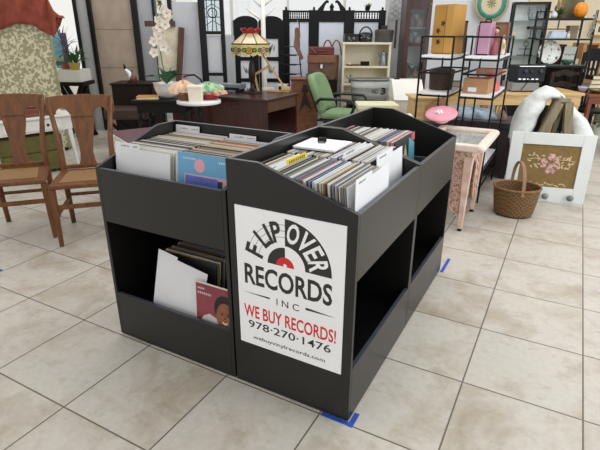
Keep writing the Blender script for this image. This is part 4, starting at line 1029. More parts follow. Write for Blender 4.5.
# ------------------------------------------------------------------ white bookcase and what is on it
v = 7.2
t = far('bookcase', 'cream white open bookcase behind the galvanized tub', 'bookcase', 366.5, 60, v, 0)
w_ = W(24.5,v); zt = Z(42,v); dp = 0.28
for x in (-w_, w_-0.03): MB().box(x,x+0.03,0,dp,0,zt-0.0305).build('side', cream, t)
MB().box(-w_-0.005,w_+0.005,-0.008,dp,zt-0.03,zt).build('top', cream, t, 0.003)
MB().box(-w_+0.0305,w_-0.0305,dp-0.012,dp,0,zt-0.031).build('back_board', cream, t)
shz = [Z(66,v), Z(83.5,v), 0.42, 0.08]
for z in shz: MB().box(-w_+0.0305,w_-0.0305,0.002,dp-0.0125,z-0.025,z).build('shelf', cream, t)
oldm = M('aged_metal', (84,80,76), 0.5, 0.4, 0.2, 9); pewter = M('pewter', (150,156,162), 0.35, 0.8, 0.1, 9)
zs0 = shz[0]
def onbook(name, label, cat, px, z, dy=0.10):
    o = far(name, label, cat, px, 60, v+dy, z); return o
t = onbook('pewter_jug', 'pewter jug at the right end of the upper bookcase shelf', 'jug', 383, zs0)
MB().lathe([(0.05,0),(0.055,0.03),(0.045,0.13),(0.035,0.16),(0.042,0.175),(0.01,0.20),(0.008,0.215)], 0, 0, 18).build('jug_body', pewter, t, 0, True)
MB().tube([(0.04,0,0.16),(0.085,0,0.15),(0.09,0,0.07),(0.05,0,0.03)], 0.007, 6).build('handle', pewter, t); MB().tube([(-0.035,0,0.12),(-0.075,0,0.175)], 0.011, 6).build('spout', pewter, t)
t = onbook('wooden_box', 'small brown box on the upper bookcase shelf', 'box', 365, zs0)
MB().box(-0.06,0.06,-0.04,0.04,0,0.045).build('body', dark_wood, t, 0.003); MB().box(-0.062,0.062,-0.042,0.042,0.0455,0.06).build('lid', dark_wood, t, 0.003)
t = onbook('carved_tray', 'flat carved wooden tray at the left of the upper bookcase shelf', 'tray', 354, zs0)
MB().lathe([(0.08,0),(0.11,0.018),(0.105,0.02),(0.075,0.006)], 0, 0, 22, 1.1, 0.6).build('tray_body', lea3, t); MB().ball((-0.06,0,0.022),0.022,0.02,0.016).build('carving', cream, t)
t = onbook('small_bottle', 'small dark bottle standing on the lower bookcase shelf', 'bottle', 351, shz[1])
MB().lathe([(0.018,0),(0.018,0.06),(0.008,0.075),(0.008,0.10)], 0, 0, 12).build('bottle_body', oldm, t, 0, True); MB().lathe([(0.010,0.10),(0.010,0.112)], 0, 0, 10).build('cap', black_metal, t)
tole = M('black_toleware', (32,33,36), 0.3, 0.2, 0.15, 10); tolep = M('tole_flower_paint', (120,116,96), 0.5, 0, 0.4, 30)
for i, (px, w2, h2, lab) in enumerate(((350.5,0.10,0.11,'black painted metal box on the bookcase top, left of the handled one'),(364.5,0.095,0.13,'black painted metal box with a hoop handle on the bookcase top'))):
    t = onbook('painted_box', lab, 'box', px, zt)
    if i == 0:
        MB().box(-w2,w2,-0.06,0.06,0,h2-0.0205).build('body', tole, t, 0.006); MB().box(-w2-0.004,w2+0.004,-0.064,0.064,h2-0.02,h2).build('lid', tole, t, 0.006)
    else:
        MB().lathe([(w2*0.92,0),(w2,0.01),(w2,h2-0.04),(w2*0.8,h2-0.015),(w2*0.5,h2)], 0, 0, 22, 1, 0.7).build('body', tole, t, 0, True)
        MB().tube([(w2*0.95*math.cos(rad(k*18)),0,h2-0.05+0.12*math.sin(rad(k*18))) for k in range(11)], 0.010, 6).build('handle', tole, t, 0, True)
    mb = MB()
    for k in range(7): mb.flat((R.uniform(-0.05,0.05), -0.066 if i==0 else -0.0700, h2*0.35+R.uniform(-.01,.02)), (R.uniform(-1,1),0,R.uniform(-0.4,1)), 0.03, 0.016)
    mb.build('painted_flowers', tolep, t)
t = onbook('hat_box', 'round dark grey drum box with a lid on the bookcase top at right', 'drum box', 382.5, zt)
MB().lathe([(0.125,0),(0.128,0.10)], 0, 0, 30, 1, 0.9).build('body', M('dark_olive_card', (72,68,62), 0.7, 0, 0.2, 12), t); MB().lathe([(0.134,0.1005),(0.134,0.155),(0.11,0.168)], 0, 0, 30, 1, 0.9).build('lid', M('dark_olive_card', (72,68,62)), t)
t = onbook('small_bottle', 'small dark box standing behind the drum box on the bookcase', 'box', 382.5, zt, 0.235)
t.name = 'dark_box'; MB().box(-0.04,0.04,-0.02,0.02,0,0.22).build('body', tole, t, 0.003)

# galvanized tub on a crate
v = 6.45
zb = Z(104,v)
t = far('wooden_crate', 'low dark crate carrying the galvanized tub', 'crate', 371, 100, v, 0)
cr = MB()
for z in (0.02, 0.19, 0.36): cr.box(-0.28,0.28,-0.015,0.0,z,z+0.13).box(-0.28,0.28,0.34,0.355,z,z+0.13)
cr.box(-0.29,-0.28,-0.015,0.355,0,zb-0.002).box(0.28,0.29,-0.015,0.355,0,zb-0.002).box(-0.28,0.28,0.0,0.34,zb-0.02,zb-0.002)
cr.build('crate_body', dark_wood, t)
galv = M('galvanized_steel', (186,187,186), 0.5, 0.15, 0.12, 7)
t = far('galvanized_tub', 'oval galvanized wash tub marked NO 3 in front of the white bookcase', 'tub', 371, 100, v, zb)
t.location = t.location + FH*0.17
h = Z(80,v)-zb; rx = W(21,v)
tb = MB(); prof = [(0.86,0),(0.93,h*0.35),(0.94,h*0.36),(0.945,h*0.38),(0.955,h*0.66),(0.97,h*0.67),(0.965,h*0.69),(1.0,h),(0.975,h),(0.93,h*0.66),(0.83,0.01)]
def oval(r, z, n=44):
    out = []
    for k in range(n):
        a = 2*math.pi*k/n; c_, s_ = math.cos(a), math.sin(a)
        out.append((rx*r*math.copysign(abs(c_)**0.6, c_), 0.17*r*math.copysign(abs(s_)**0.6, s_), z))
    return out
vs = [p for r_, z in prof for p in oval(r_, z)]; k = 44
fs = [(i*k+j, i*k+(j+1)%k, (i+1)*k+(j+1)%k, (i+1)*k+j) for i in range(len(prof)-1) for j in range(k)] + [tuple(reversed(range(k))), tuple(range((len(prof)-1)*k, len(prof)*k))]
tb.add(vs, fs).build('tub_body', galv, t, 0, True)
MB().tube(oval(1.005, h), 0.012, 6, True).build('rim', M('dull_zinc', (116,112,104), 0.6, 0.3, 0.2, 9), t, 0, True)
for s in (-1, 1): MB().tube([(s*rx*0.98,-0.05,h-0.02),(s*(rx+0.05),-0.05,h+0.03),(s*(rx+0.05),0.05,h+0.03),(s*rx*0.98,0.05,h-0.02)], 0.008, 6).build('handle', M('dull_zinc', (116,112,104)), t)
text('tub_lettering', 'NO', ink, t, 0.045, h*0.54, 0.075, 0.055, -0.1655, 0, 0.0, 0.003)
text('tub_lettering', '3', ink, t, 0.155, h*0.55, 0.06, 0.085, -0.1655, 0, 0.03, 0.003)

# pale bench and white chest behind the bins
t = far('pale_bench', 'pale cream table behind the rearmost record bin', 'table', 378, 105, 5.45, 0)
zt = Z(103,5.6); pc_ = M('pale_cream_paint', (224,222,186), 0.5, 0, 0.05, 6)
MB().box(-0.22,0.24,0,0.35,zt-0.05,zt).build('tabletop', pc_, t, 0.008)
for x in (-0.18, 0.20):
    for y in (0.04, 0.31): MB().box(x-0.025,x+0.025,y-0.025,y+0.025,0,zt-0.0505).build('leg', pc_, t)
t = far('white_chest', 'white chest with a sloping lid beside the shelf stand', 'chest', 407, 100, 5.85, 0)
z1 = Z(101,5.75); z2 = Z(80,6.0); w_ = W(13,5.75)
MB().box(-w_,w_+0.06,0,0.4,0.05,z1).build('carcass', white_paint, t, 0.003)
MB().prism([(-0.02,z1+0.0005),(0.40,z1+0.0005),(0.40,z2),(0.25,z2)], 'x', -w_-0.01, w_+0.07).build('lid', white_paint, t, 0.004)
MB().lathe([(0.012,0),(0.022,0.006),(0.022,0.02),(0.012,0.028)], 0, 0, 14).build('knob', dark_wood, t)
kb = [c for c in t.children if c.name.startswith('knob')][0]; kb.data.transform(Matrix.Translation((0.07,0.0,z1-0.12)) @ Matrix.Rotation(rad(90),4,'X'))
MB().box(-w_+0.03,-w_+0.09,0.27,0.33,z2+0.0005,z2+0.015).build('latch', black_metal, t)
for x in (-w_+0.03, w_+0.03):
    for y in (0.03,0.37): MB().box(x-0.02,x+0.02,y-0.02,y+0.02,0,0.0495).build('foot', white_paint, t)

# wire lattice hanger and rod on the pillar
t = far('wire_lattice', 'twisted wire lattice hanging on the white pillar', 'wire rack', 396.5, 10, 7.66, 0)
mb = MB()
for s in (-1, 1):
    for k in range(3):
        mb.tube([(s*0.03+ (k-1)*0.0 + 0.075*s*math.sin(q*1.0472+k*2.1), -0.005*k, Z(20,7.66)+0.45*q/12) for q in range(13)], 0.0035, 5)
mb.build('wires', steel, t)
MB().box(0.0,0.028,-0.02,0.0,Z(48,7.66),Z(20,7.66)+0.01).build('rod', oldm, t)
t.location = t.location + FH*0.02

# ------------------------------------------------------------------ curio cabinet
v = 7.1
t = far('curio_cabinet', 'tall red-brown glazed curio cabinet beside the white pillar', 'cabinet', 416, 45, v, 0)
w_ = W(12.6,v); H_ = 1.85
for x in (-w_, w_-0.02): MB().box(x,x+0.02,0.0,0.36,0.08,H_-0.03).build('side', mahog, t)
MB().box(-w_+0.0205,w_-0.0205,0.34,0.36,0.08,H_-0.031).build('back_board', M('mirror_grey', (206,212,212), 0.3, 0.0, 0.1, 5), t)
MB().box(-w_-0.02,w_+0.02,-0.03,0.37,H_-0.0295,H_+0.01).build('cornice', mahog, t, 0.006)
MB().box(-w_-0.01,w_+0.01,-0.025,0.365,0,0.0795).build('plinth', mahog, t, 0.005)
dr = MB(); sw = 0.062; zr = [0.10, 0.62, Z(46,v), H_-0.04]
dr.box(-w_+0.002,-w_+sw,-0.022,-0.0005,zr[0],zr[3]).box(w_-sw,w_-0.002,-0.022,-0.0005,zr[0],zr[3])
for z in (zr[0], zr[1], zr[2]): dr.box(-w_+sw,w_-sw,-0.0215,-0.001,z,z+0.045)
dr.box(-w_+sw,w_-sw,-0.0215,-0.001,zr[3]-0.12,zr[3])
do = dr.build('door', mahog, t, 0.002)
MB().box(-w_+sw-0.004,w_-sw+0.004,-0.012,-0.009,zr[0]+0.04,zr[3]-0.1).build('pane', glass('cabinet_glass', (0.95,0.97,0.97,1), 0.03, 0.06), do)
MB().ball((w_-0.03,-0.03,zr[3]-0.06),0.012).build('knob', gold_m, do)
cz_ = [0.45, 0.80, Z(46,v)+0.02, 1.46]
for z in cz_: MB().box(-w_+0.0205,w_-0.0205,0.03,0.335,z-0.008,z).build('glass_shelf', M('shelf_glass_edge', (150,176,172), 0.1), t)
def vase(name, label, base, x, y, z, s, mat, prof, group=None):
    "a small ornament standing in local coordinates of the thing it is in"
    p = base.matrix_basis @ Vector((x, y, z))
    o = MB().lathe([(r_*s, h_*s) for r_, h_ in prof], 0, 0, 16).build(name, mat, None, 0, True)
    return single(o, p, base.rotation_euler.z, label, 'ornament', group)
bott = [(0.3,0),(0.34,0.1),(0.34,0.55),(0.12,0.75),(0.12,1.0)]
gob = [(0.25,0),(0.05,0.06),(0.05,0.5),(0.26,0.7),(0.28,1.0),(0.24,1.0),(0.2,0.72)]
jar = [(0.3,0),(0.45,0.3),(0.45,0.6),(0.25,0.8),(0.3,0.85),(0.12,1.0)]
bpy.context.view_layer.update()
names = ['on the lowest curio shelf','on the second curio shelf','on the third curio shelf','on the top curio shelf']
gm = [M('dark_pottery',(52,48,46),0.4), M('clear_green_glass',(128,150,140),0.1), M('blush_pottery',(178,150,138),0.4)]
for si, z in enumerate(cz_):
    for k, (x, pr, s, mt) in enumerate(((-0.07,bott,0.20,0),(0.0,gob,0.17,1),(0.07,jar,0.13,2))):
        vase('ornament', ['dark pottery bottle','green glass goblet','pinkish lidded jar'][k]+' '+names[si], t, x, 0.12+0.04*k, z, s, gm[mt], pr)

# ------------------------------------------------------------------ black metal shelf stands (seen end-on)
def stand(name, label, x0, x1, y0, y1):
    t = thing(name, label, 'shelf stand', (0,0,0))
    zt = 1.375; b = 0.014
    for x in (x0+b/2, x1-b/2):
        for y in (y0+b/2, y1-b/2): MB().box(x-b/2,x+b/2,y-b/2,y+b/2,0,zt).build('post', black_metal, t)
    def frame(z, nm='rail'):
        fr = MB(); fr.box(x0+b+.0003,x1-b-.0003,y0,y0+b,z-b/2,z+b/2).box(x0+b+.0003,x1-b-.0003,y1-b,y1,z-b/2,z+b/2).box(x0,x0+b,y0+b+.0003,y1-b-.0003,z-b/2,z+b/2).box(x1-b,x1,y0+b+.0003,y1-b-.0003,z-b/2,z+b/2)
        fr.build(nm, black_metal, t)
    for z in (zt-b/2, 1.08, 0.14): frame(z)
    for z in (1.205, 0.905, 0.30):
        frame(z-0.012, 'shelf_frame')
        MB().box(x0+b+.001,x1-b-.001,y0+0.001,y1-0.001,z,z+0.018).build('shelf_board', white_gloss, t, 0.001)
    return t
stand('shelf_stand', 'black metal stand with white shelves holding the gold box, left of the two', -0.136, 0.140, 2.93, 3.76)
stand('shelf_stand', 'black metal stand with white shelves holding the pink case, right of the two', 0.222, 0.502, 2.93, 3.76)
S1, S2 = 1.2235, 0.9235
goldp = M('mustard_paint', (176,130,58), 0.5, 0, 0.08, 7); goldp2 = M('mustard_side', (188,142,70), 0.5, 0, 0.08, 7)
t = thing('painted_cabinet', 'mustard yellow small cabinet painted with dark flowers on the left stand', 'small cabinet', (0.005, 3.27, S1), rad(-22))
MB().prism([(-0.105,-0.075),(0.10,-0.075),(0.10,0.09),(-0.105,0.09)], 'z', 0, 0.40).build('carcass', goldp, t, 0.003)
MB().box(-0.103,0.02,-0.088,-0.0755,0.01,0.39).build('door', goldp, t, 0.003)
MB().box(0.024,0.098,-0.088,-0.0755,0.01,0.39).build('door', goldp2, t, 0.003)
mb = MB()
for x, z in ((-0.035,0.10),(-0.045,0.19),(0.0,0.25)):
    mb = MB()
    for k in range(5): mb.flat((x,-0.0895,z), (math.cos(k*1.257),0,math.sin(k*1.257)), 0.024, 0.016)
    mb.build('painted_flower', M('flower_dark_red', (84,40,28), 0.6), t)
t = thing('wooden_box', 'brown wooden box standing behind the mustard cabinet', 'box', (0.088, 3.48, S1), rad(10))
MB().box(-0.035,0.035,-0.05,0.05,0,0.26).build('body', wood('mid_brown', (92,66,46),(116,86,60)), t, 0.003)
MB().box(-0.037,0.037,-0.052,0.052,0.2605,0.275).build('lid', dark_wood, t, 0.003)
t = thing('hat_basket', 'dark brown wicker hamper on the middle shelf of the left stand', 'hamper', (-0.005, 3.24, S2), rad(8))
dwick = weave('dark_wicker', (84,62,44), (54,38,28), 60, 80)
MB().lathe([(0.10,0),(0.108,0.12),(0.110,0.145)], 0, 0, 26, 1, 1.5).build('hamper_body', dwick, t); MB().lathe([(0.113,0.1455),(0.113,0.165),(0.09,0.175)], 0, 0, 26, 1, 1.5).build('lid', dwick, t)
t = thing('purple_book', 'dark purple book stack standing behind the wicker hamper', 'book', (0.02, 3.53, S2), rad(2))
MB().box(-0.095,0.095,-0.07,0.07,0.004,0.045).build('pages', MATS['page_edges'], t)
for z in (0,0.0455): MB().box(-0.1,0.1,-0.072,0.072,z,z+0.0035).build('cover', M('purple_cover', (62,56,104), 0.5), t)
MB().box(-0.1,-0.0955,-0.072,0.072,0.004,0.045).build('spine', M('purple_cover', (62,56,104)), t)
pinkv = M('pink_vinyl', (184,140,164), 0.4, 0, 0.06, 7)
t = thing('pink_case', 'tall pink doll case with dark trim on the right stand', 'case', (0.335, 3.20, S1), rad(-8))
MB().box(-0.045,0.052,-0.06,0.06,0,0.262).build('body', pinkv, t, 0.006)
MB().box(-0.068,-0.0455,-0.05,0.06,0,0.235).build('side_door', pinkv, t, 0.004)
MB().tube([(-0.02,0,0.262),(-0.012,0,0.28),(0.022,0,0.28),(0.03,0,0.262)], 0.006, 6).build('handle', black_metal, t)
mb = MB(); mb.box(-0.047,-0.039,-0.063,-0.0605,0,0.262).box(-0.039,0.052,-0.063,-0.0605,0.252,0.262).box(-0.039,0.052,-0.063,-0.0605,0,0.01); mb.build('trim', dark_wood, t)
t = thing('doll', 'small doll in a red and pink dress beside the pink case', 'doll', (0.42, 3.19, S1), rad(-15))
MB().lathe([(0.030,0),(0.026,0.06),(0.012,0.13),(0.02,0.15),(0.01,0.175)], 0, 0, 14).build('dress', M('red_pink_print', (150,84,90), 0.7, 0, 0.5, 60), t, 0, True)
MB().ball((0,0,0.195),0.018,0.018,0.022).build('head', M('doll_skin', (222,176,156), 0.5), t, 0, True); MB().ball((0,0.004,0.203),0.0205,0.0195,0.019).build('hair', dark_wood, t, 0, True)
t = thing('serving_tray', 'tan wooden serving tray standing upright behind the doll', 'tray', (0.425, 3.36, S1), rad(-10))
MB().box(-0.05,0.055,0,0.02,0,0.25).build('backing', M('tan_panel', (150,116,86), 0.6, 0, 0.15, 8), t)
fr = MB(); fr.box(-0.06,-0.0505,-0.01,0.025,0,0.26).box(0.0555,0.065,-0.01,0.025,0,0.26).box(-0.05,0.055,-0.01,0.025,0.2505,0.26); fr.build('frame', lea3, t)
t = thing('cream_figurine', 'cream porcelain lady figurine at the right edge of the right stand', 'figurine', (0.468, 3.30, S1), 0)
MB().lathe([(0.026,0),(0.03,0.02),(0.018,0.09),(0.022,0.11),(0.008,0.13)], 0, 0, 14, 0.8, 0.8).build('gown', M('ivory_porcelain', (228,208,190), 0.3, 0, 0.1, 20), t, 0, True); MB().ball((0,0,0.143),0.014).build('head', MATS['doll_skin'], t, 0, True)
MB().tube([(0.015,-0.02,0.09),(0.02,-0.025,0.05)],0.008,6).build('sash', MATS['sleeve_yellow'], t)
cardb = M('cardboard', (176,134,94), 0.7, 0, 0.08, 7)
t = thing('cardboard_box', 'open cardboard box with a white label on the right stand', 'cardboard box', (0.345, 3.10, S2), rad(-4))
MB().box(-0.10,0.095,-0.10,-0.096,0,0.12).build('front', cardb, t); MB().box(-0.10,0.095,0.096,0.10,0,0.12).build('back', cardb, t)
MB().box(-0.104,-0.1005,-0.10,0.10,0,0.12).build('side', cardb, t); MB().box(0.0955,0.099,-0.10,0.10,0,0.12).build('side', cardb, t); MB().box(-0.10,0.095,-0.0955,0.0955,0,0.004).build('bottom', cardb, t)
MB().box(-0.06,0.01,-0.1025,-0.1003,0.015,0.05).build('white_label', white_card, t)
t = thing('pink_cloth', 'pink red cloth bundle spilling from the box on the right stand', 'cloth', (0.405, 3.33, S2), 0)
crumple(0,0,0.0,0.075,0.10,0.12,0.2,11).build('cloth', M('rose_cloth', (210,120,124), 0.8, 0, 0.25, 14), t)
t = thing('wicker_tray', 'peach rimmed wooden tray leaning over the pink cloth', 'tray', (0.392, 3.44, 1.055), rad(-4))
MB().box(-0.11,0.095,-0.07,0.10,0,0.012).build('tray_bottom', lea3, t); fr = MB(); fr.box(-0.12,-0.1105,-0.08,0.11,0,0.04).box(0.0955,0.105,-0.08,0.11,0,0.04).box(-0.11,0.095,-0.08,-0.0705,0,0.04).box(-0.11,0.095,0.1005,0.11,0,0.04); fr.build('tray_rim', M('peach_wood', (206,160,134), 0.5, 0, 0.1, 12), t)
for x in (0.275, 0.325):
    o = MB().lathe([(0.018,0),(0.004,0.006),(0.004,0.05),(0.022,0.07),(0.026,0.10),(0.022,0.10),(0.018,0.072)], 0, 0, 14).build('glass_goblet', M('silver_glass', (190,196,196), 0.1, 0.6), None, 0, True)
    single(o, (x, 3.46, S2), 0, 'silvered goblet on the right stand, the %s of a pair behind the box' % ('left' if x < 0.3 else 'right'), 'goblet', 'goblets on the right stand')

# ------------------------------------------------------------------ long pine table and things around it
t = far('long_table', 'long light pine table running behind the shelf stands', 'table', 502, 95, 5.75, 0)
x0, x1 = W(440-502,5.75), W(589-502,5.75)
MB().box(x0,x1,0,0.62,0.72,0.75).build('tabletop', pine, t, 0.004)
MB().box(x0+0.03,x1-0.03,0.02,0.045,0.61,0.7195).build('apron', pine, t, 0.002)
for x in (x0+0.06, 0.02, x1-0.06):
    for y in (0.06, 0.56): MB().box(x-0.04,x+0.04,y-0.013 if y<0.1 else y-0.04,y+0.04,0,0.6095).build('leg', pine, t, 0.003)
t = far('drawer_unit', 'light wooden open drawer box below the left stand', 'drawer box', 429, 110, 5.25, 0)
zt = Z(97,5.25)
MB().box(-0.16,0.18,0.02,0.35,0.3,zt-0.02).build('carcass', pine, t, 0.003); MB().box(-0.19,0.10,-0.01,0.36,zt-0.0195,zt).build('top', pine, t, 0.003)
MB().prism([(-0.03,0.32),(0.17,0.32),(0.17,zt-0.02),(0.14,zt+0.02),(-0.03,zt-0.10)], 'y', -0.012, 0.0).build('open_door', M('tan_ply', (176,132,92), 0.5, 0, 0.1, 7), t)
for x in (-0.13, 0.15):
    for y in (0.05, 0.32): MB().box(x-0.02,x+0.02,y-0.02,y+0.02,0,0.2995).build('leg', pine, t)
# dark trunk with cloth, pink cushion
darkpl = wood('plum_dark_wood', (32,22,26), (52,38,42), 0.4)
t = thing('storage_chest', 'dark plum wooden chest standing on the floor behind the two shelf stands', 'chest', (0.20, 4.10, 0), rad(3))
MB().box(-0.36,0.40,-0.28,0.20,0.04,0.50).build('body', darkpl, t, 0.006); MB().box(-0.37,0.41,-0.29,0.21,0.5005,0.57).build('lid', darkpl, t, 0.01)
for x in (-0.32,0.36):
    for y in (-0.24,0.16): MB().box(x-0.03,x+0.03,y-0.03,y+0.03,0,0.0395).build('foot', darkpl, t)
t = thing('folded_cloth', 'pale blue grey folded cloth on the dark plum chest', 'cloth', (0.18, 4.07, 0.5715), rad(-10))
crumple(0,0,0.0,0.26,0.15,0.085,0.12,21).build('cloth', M('blue_grey_cloth', (156,170,184), 0.8, 0, 0.12, 8), t)
t = thing('woven_purse', 'small beige woven purse at the right end of the dark plum chest', 'purse', (0.46, 4.03, 0.5715), 0)
crumple(0,0,0.0,0.06,0.06,0.09,0.08,31).build('purse_body', M('beige_weave', (150,132,116), 0.8, 0, 0.3, 40), t); MB().tube([(-0.04,0,0.06),(-0.02,0,0.14),(0.03,0,0.14),(0.05,0,0.06)],0.005,6).build('strap', lea3, t)
t = thing('black_box', 'black cloth covered box behind the rearmost record bin', 'box', (0.03, 2.62, 0), 0)
MB().box(-0.26,0.085,-0.22,0.24,0,0.66).build('body', M('black_cloth', (34,28,36), 0.8, 0, 0.2, 12), t, 0.01)
MB().box(-0.265,0.09,-0.225,0.245,0.6605,0.69).build('lid', M('black_cloth', (34,28,36)), t, 0.008)
pk = M('pink_satin', (226,150,166), 0.5, 0, 0.06, 9)
t = thing('pink_hat', 'round pink cushion hat with a white bow on the black box', 'hat', (0.145, 2.74, 0.722), 0)
t.rotation_euler = (rad(20),0,0)
MB().lathe([(0.06,0),(0.065,0.035),(0.120,0.05),(0.130,0.06),(0.125,0.07),(0.06,0.086),(0.01,0.09)], 0, 0, 34).build('brim', pk, t, 0, True)
crumple(-0.012,-0.03,0.088,0.030,0.024,0.02,0.25,41).build('bow', white_gloss, t)
MB().lathe([(0.067,0.012),(0.071,0.035),(0.068,0.035),(0.064,0.012)], 0, 0, 30).build('lace_band', M('white_lace', (226,214,214), 0.8, 0, 0.1, 40, 0.2), t)
crumple(-0.19,0.03,0.0,0.06,0.06,0.05,0.2,43).build('scarf', white_gloss)
o = bpy.data.objects['scarf']; single(o, (0.03,2.76,0.6905), 0, 'white scarf crumpled beside the pink hat on the black box', 'scarf')

# ------------------------------------------------------------------ pink carved table with glass tray top
pinkw = M('pink_limed_wood', (208,170,152), 0.6, 0, 0.12, 16, 0.2, (226,200,184)); pinkl = M('pale_limed_rim', (224,208,196), 0.55, 0, 0.08, 20, 0.1)
carved = voro('carved_pink_wood', (168,124,104), (226,194,178), 70, 0.54, 0.72, 0.7, 0.8)
TX0, TX1, TY0, TY1 = 0.215, 0.522, 2.165, 2.715
t = thing('carved_table', 'pink limed carved table with a glass tray top at the rear corner of the bins', 'table', ((TX0+TX1)/2, (TY0+TY1)/2, 0), 0)
hx, hy = (TX1-TX0)/2, (TY1-TY0)/2
for sx in (-1, 1):
    for sy in (-1, 1):
        lg_ = MB(); x, y = sx*(hx-0.03), sy*(hy-0.03)
        lg_.beam((x, y, 0.02), (x, y, 0.575), 0.032, 0.032, 0.062, 0.062); o = lg_.build('leg', pinkw, t, 0.004)
        MB().lathe([(0.012,0),(0.017,0.004),(0.017,0.0195)], x, y, 12).build('foot_cap', dark_wood, o)
def spiral(c, r, turns, s, ax, off):
    pts = []
    for k in range(int(turns*14)+1):
        a = k/14*2*math.pi; rr = r*(1-0.8*k/(turns*14))
        p, q = c[0]+s*rr*math.cos(a), c[1]+rr*math.sin(a)
        pts.append((off, p, q) if ax == 'x' else (p, off, q))
    return pts
for nm, ax, off, half in (('side_lattice','x',hx-0.03,hy-0.055),('side_lattice','x',-hx+0.03,hy-0.055),('front_lattice','y',-hy+0.03,hx-0.055),('front_lattice','y',hy-0.03,hx-0.055)):
    mb = MB(); W_ = lambda a, b: ((off, a, b) if ax == 'x' else (a, off, b))
    for s in (-1, 1):
        # carved bracket running down each leg, widening towards the apron
        pol = [(s*half,0.12),(s*(half-0.02),0.13),(s*(half-0.065),0.19),(s*(half-0.08),0.30),(s*(half-0.085),0.42),(s*(half-0.11),0.535),(s*half,0.535)]
        mb.prism(pol, ax, off-0.006, off+0.006)
        for z, r_, q in ((0.49,0.036,0.05),(0.42,0.034,0.042),(0.345,0.034,0.04),(0.27,0.033,0.038),(0.20,0.028,0.032)):
            for dd in (-0.009, 0.009): mb.tube(spiral((s*(half-q), z), r_, 2.0, -s, ax, off+dd), 0.006, 5)
        mb.tube([W_(s*half,0.12), W_(s*(half-0.03),0.13), W_(s*(half-0.075),0.19), W_(s*(half-0.09),0.30), W_(s*(half-0.095),0.42), W_(s*(half-0.12),0.53)], 0.010, 6)
    for k in range(3):
        for dd in (-0.009, 0.009): mb.tube(spiral(((k-1)*half*0.5, 0.515), 0.032, 1.8, 1 if k % 2 else -1, ax, off+dd), 0.006, 5)
    mb.build(nm, carved, t, 0, True)
ap = MB(); ap.box(-hx+0.01,hx-0.01,-hy+0.01,-hy+0.03,0.535,0.6295).box(-hx+0.01,hx-0.01,hy-0.03,hy-0.01,0.535,0.6295).box(-hx+0.01,-hx+0.03,-hy+0.03,hy-0.03,0.535,0.6295).box(hx-0.03,hx-0.01,-hy+0.03,hy-0.03,0.535,0.6295)
ap.build('carved_apron', carved, t)
tx, ty = hx+0.080, hy+0.085
MB().box(-tx+0.05,tx-0.05,-ty+0.05,ty-0.05,0.63,0.642).build('tray_base', M('lace_cloth', (206,190,196), 0.8, 0, 0.25, 30, 0, (228,220,222)), t)
rm = MB()
rm.beam((-tx+0.03,-ty+0.03,0.655),(tx-0.03,-ty+0.03,0.655),0.062,0.050); rm.beam((-tx+0.03,ty-0.03,0.655),(tx-0.03,ty-0.03,0.655),0.062,0.050)
rm.beam((-tx+0.03,-ty+0.03,0.655),(-tx+0.03,ty-0.03,0.655),0.062,0.050); rm.beam((tx-0.03,-ty+0.03,0.655),(tx-0.03,ty-0.03,0.655),0.062,0.050)
for sx in (-1,1):
    for sy in (-1,1): rm.ball((sx*(tx-0.03), sy*(ty-0.03), 0.655), 0.036, 0.036, 0.026)
rm.build('rim', pinkl, t, 0.012)
MB().box(-tx+0.062,tx-0.062,-ty+0.062,ty-0.062,0.652,0.657).build('glass_top', glass('table_glass', (0.93,0.97,0.95,1), 0.03, 0.18), t)

# ------------------------------------------------------------------ wicker basket
bw = weave('basket_splint', (140,104,62), (100,70,38), 60, 62, 0.65)
p = atz = None
d_ = ray(512.5, 213.5); p = CAM + d_*((0.0-CAM.z)/d_.z)
t = thing('wicker_basket', 'brown splint basket with a hoop handle in front of the rose panel', 'basket', (p.x, p.y, 0), 0.35)
bo = MB(); n = 40
prof = [(0.135,0.0),(0.152,0.02),(0.165,0.10),(0.176,0.19),(0.180,0.235),(0.172,0.235),(0.166,0.18),(0.14,0.03),(0.01,0.022)]
bo.lathe(prof, 0, 0, n, 1, 0.92, True).build('basket_body', bw, t)
MB().tube([(0.180*math.cos(2*math.pi*k/36), 0.166*math.sin(2*math.pi*k/36), 0.237) for k in range(36)], 0.010, 6, True).build('rim', M('rim_splint', (126,88,52), 0.6, 0, 0.2, 30), t, 0, True)
MB().tube([(0.137*math.cos(2*math.pi*k/36), 0.126*math.sin(2*math.pi*k/36), 0.008) for k in range(36)], 0.008, 6, True).build('base_ring', M('dark_band', (58,46,38), 0.7), t, 0, True)
hb = MB(); N_ = 20; vs = []; fs = []
for k in range(N_+1):
    a = math.pi*k/N_; c_ = -0.172*math.cos(a); z = 0.20+0.235*math.sin(a)**0.75
    for (dx, dr) in ((-0.013,0),(0.013,0),(0.013,0.008),(-0.013,0.008)): vs.append((dx, c_*(1+dr), z+dr*math.sin(a)))
for k in range(N_):
    for j in range(4): fs.append((k*4+j, k*4+(j+1)%4, (k+1)*4+(j+1)%4, (k+1)*4+j))
fs += [(3,2,1,0),(N_*4,N_*4+1,N_*4+2,N_*4+3)]
hb.add(vs, fs).build('handle', M('handle_splint', (142,108,80), 0.6, 0, 0.15, 20), t)
MB().box(0.014,0.016,-0.10,-0.07,0.30,0.36).build('price_tag', white_card, t)

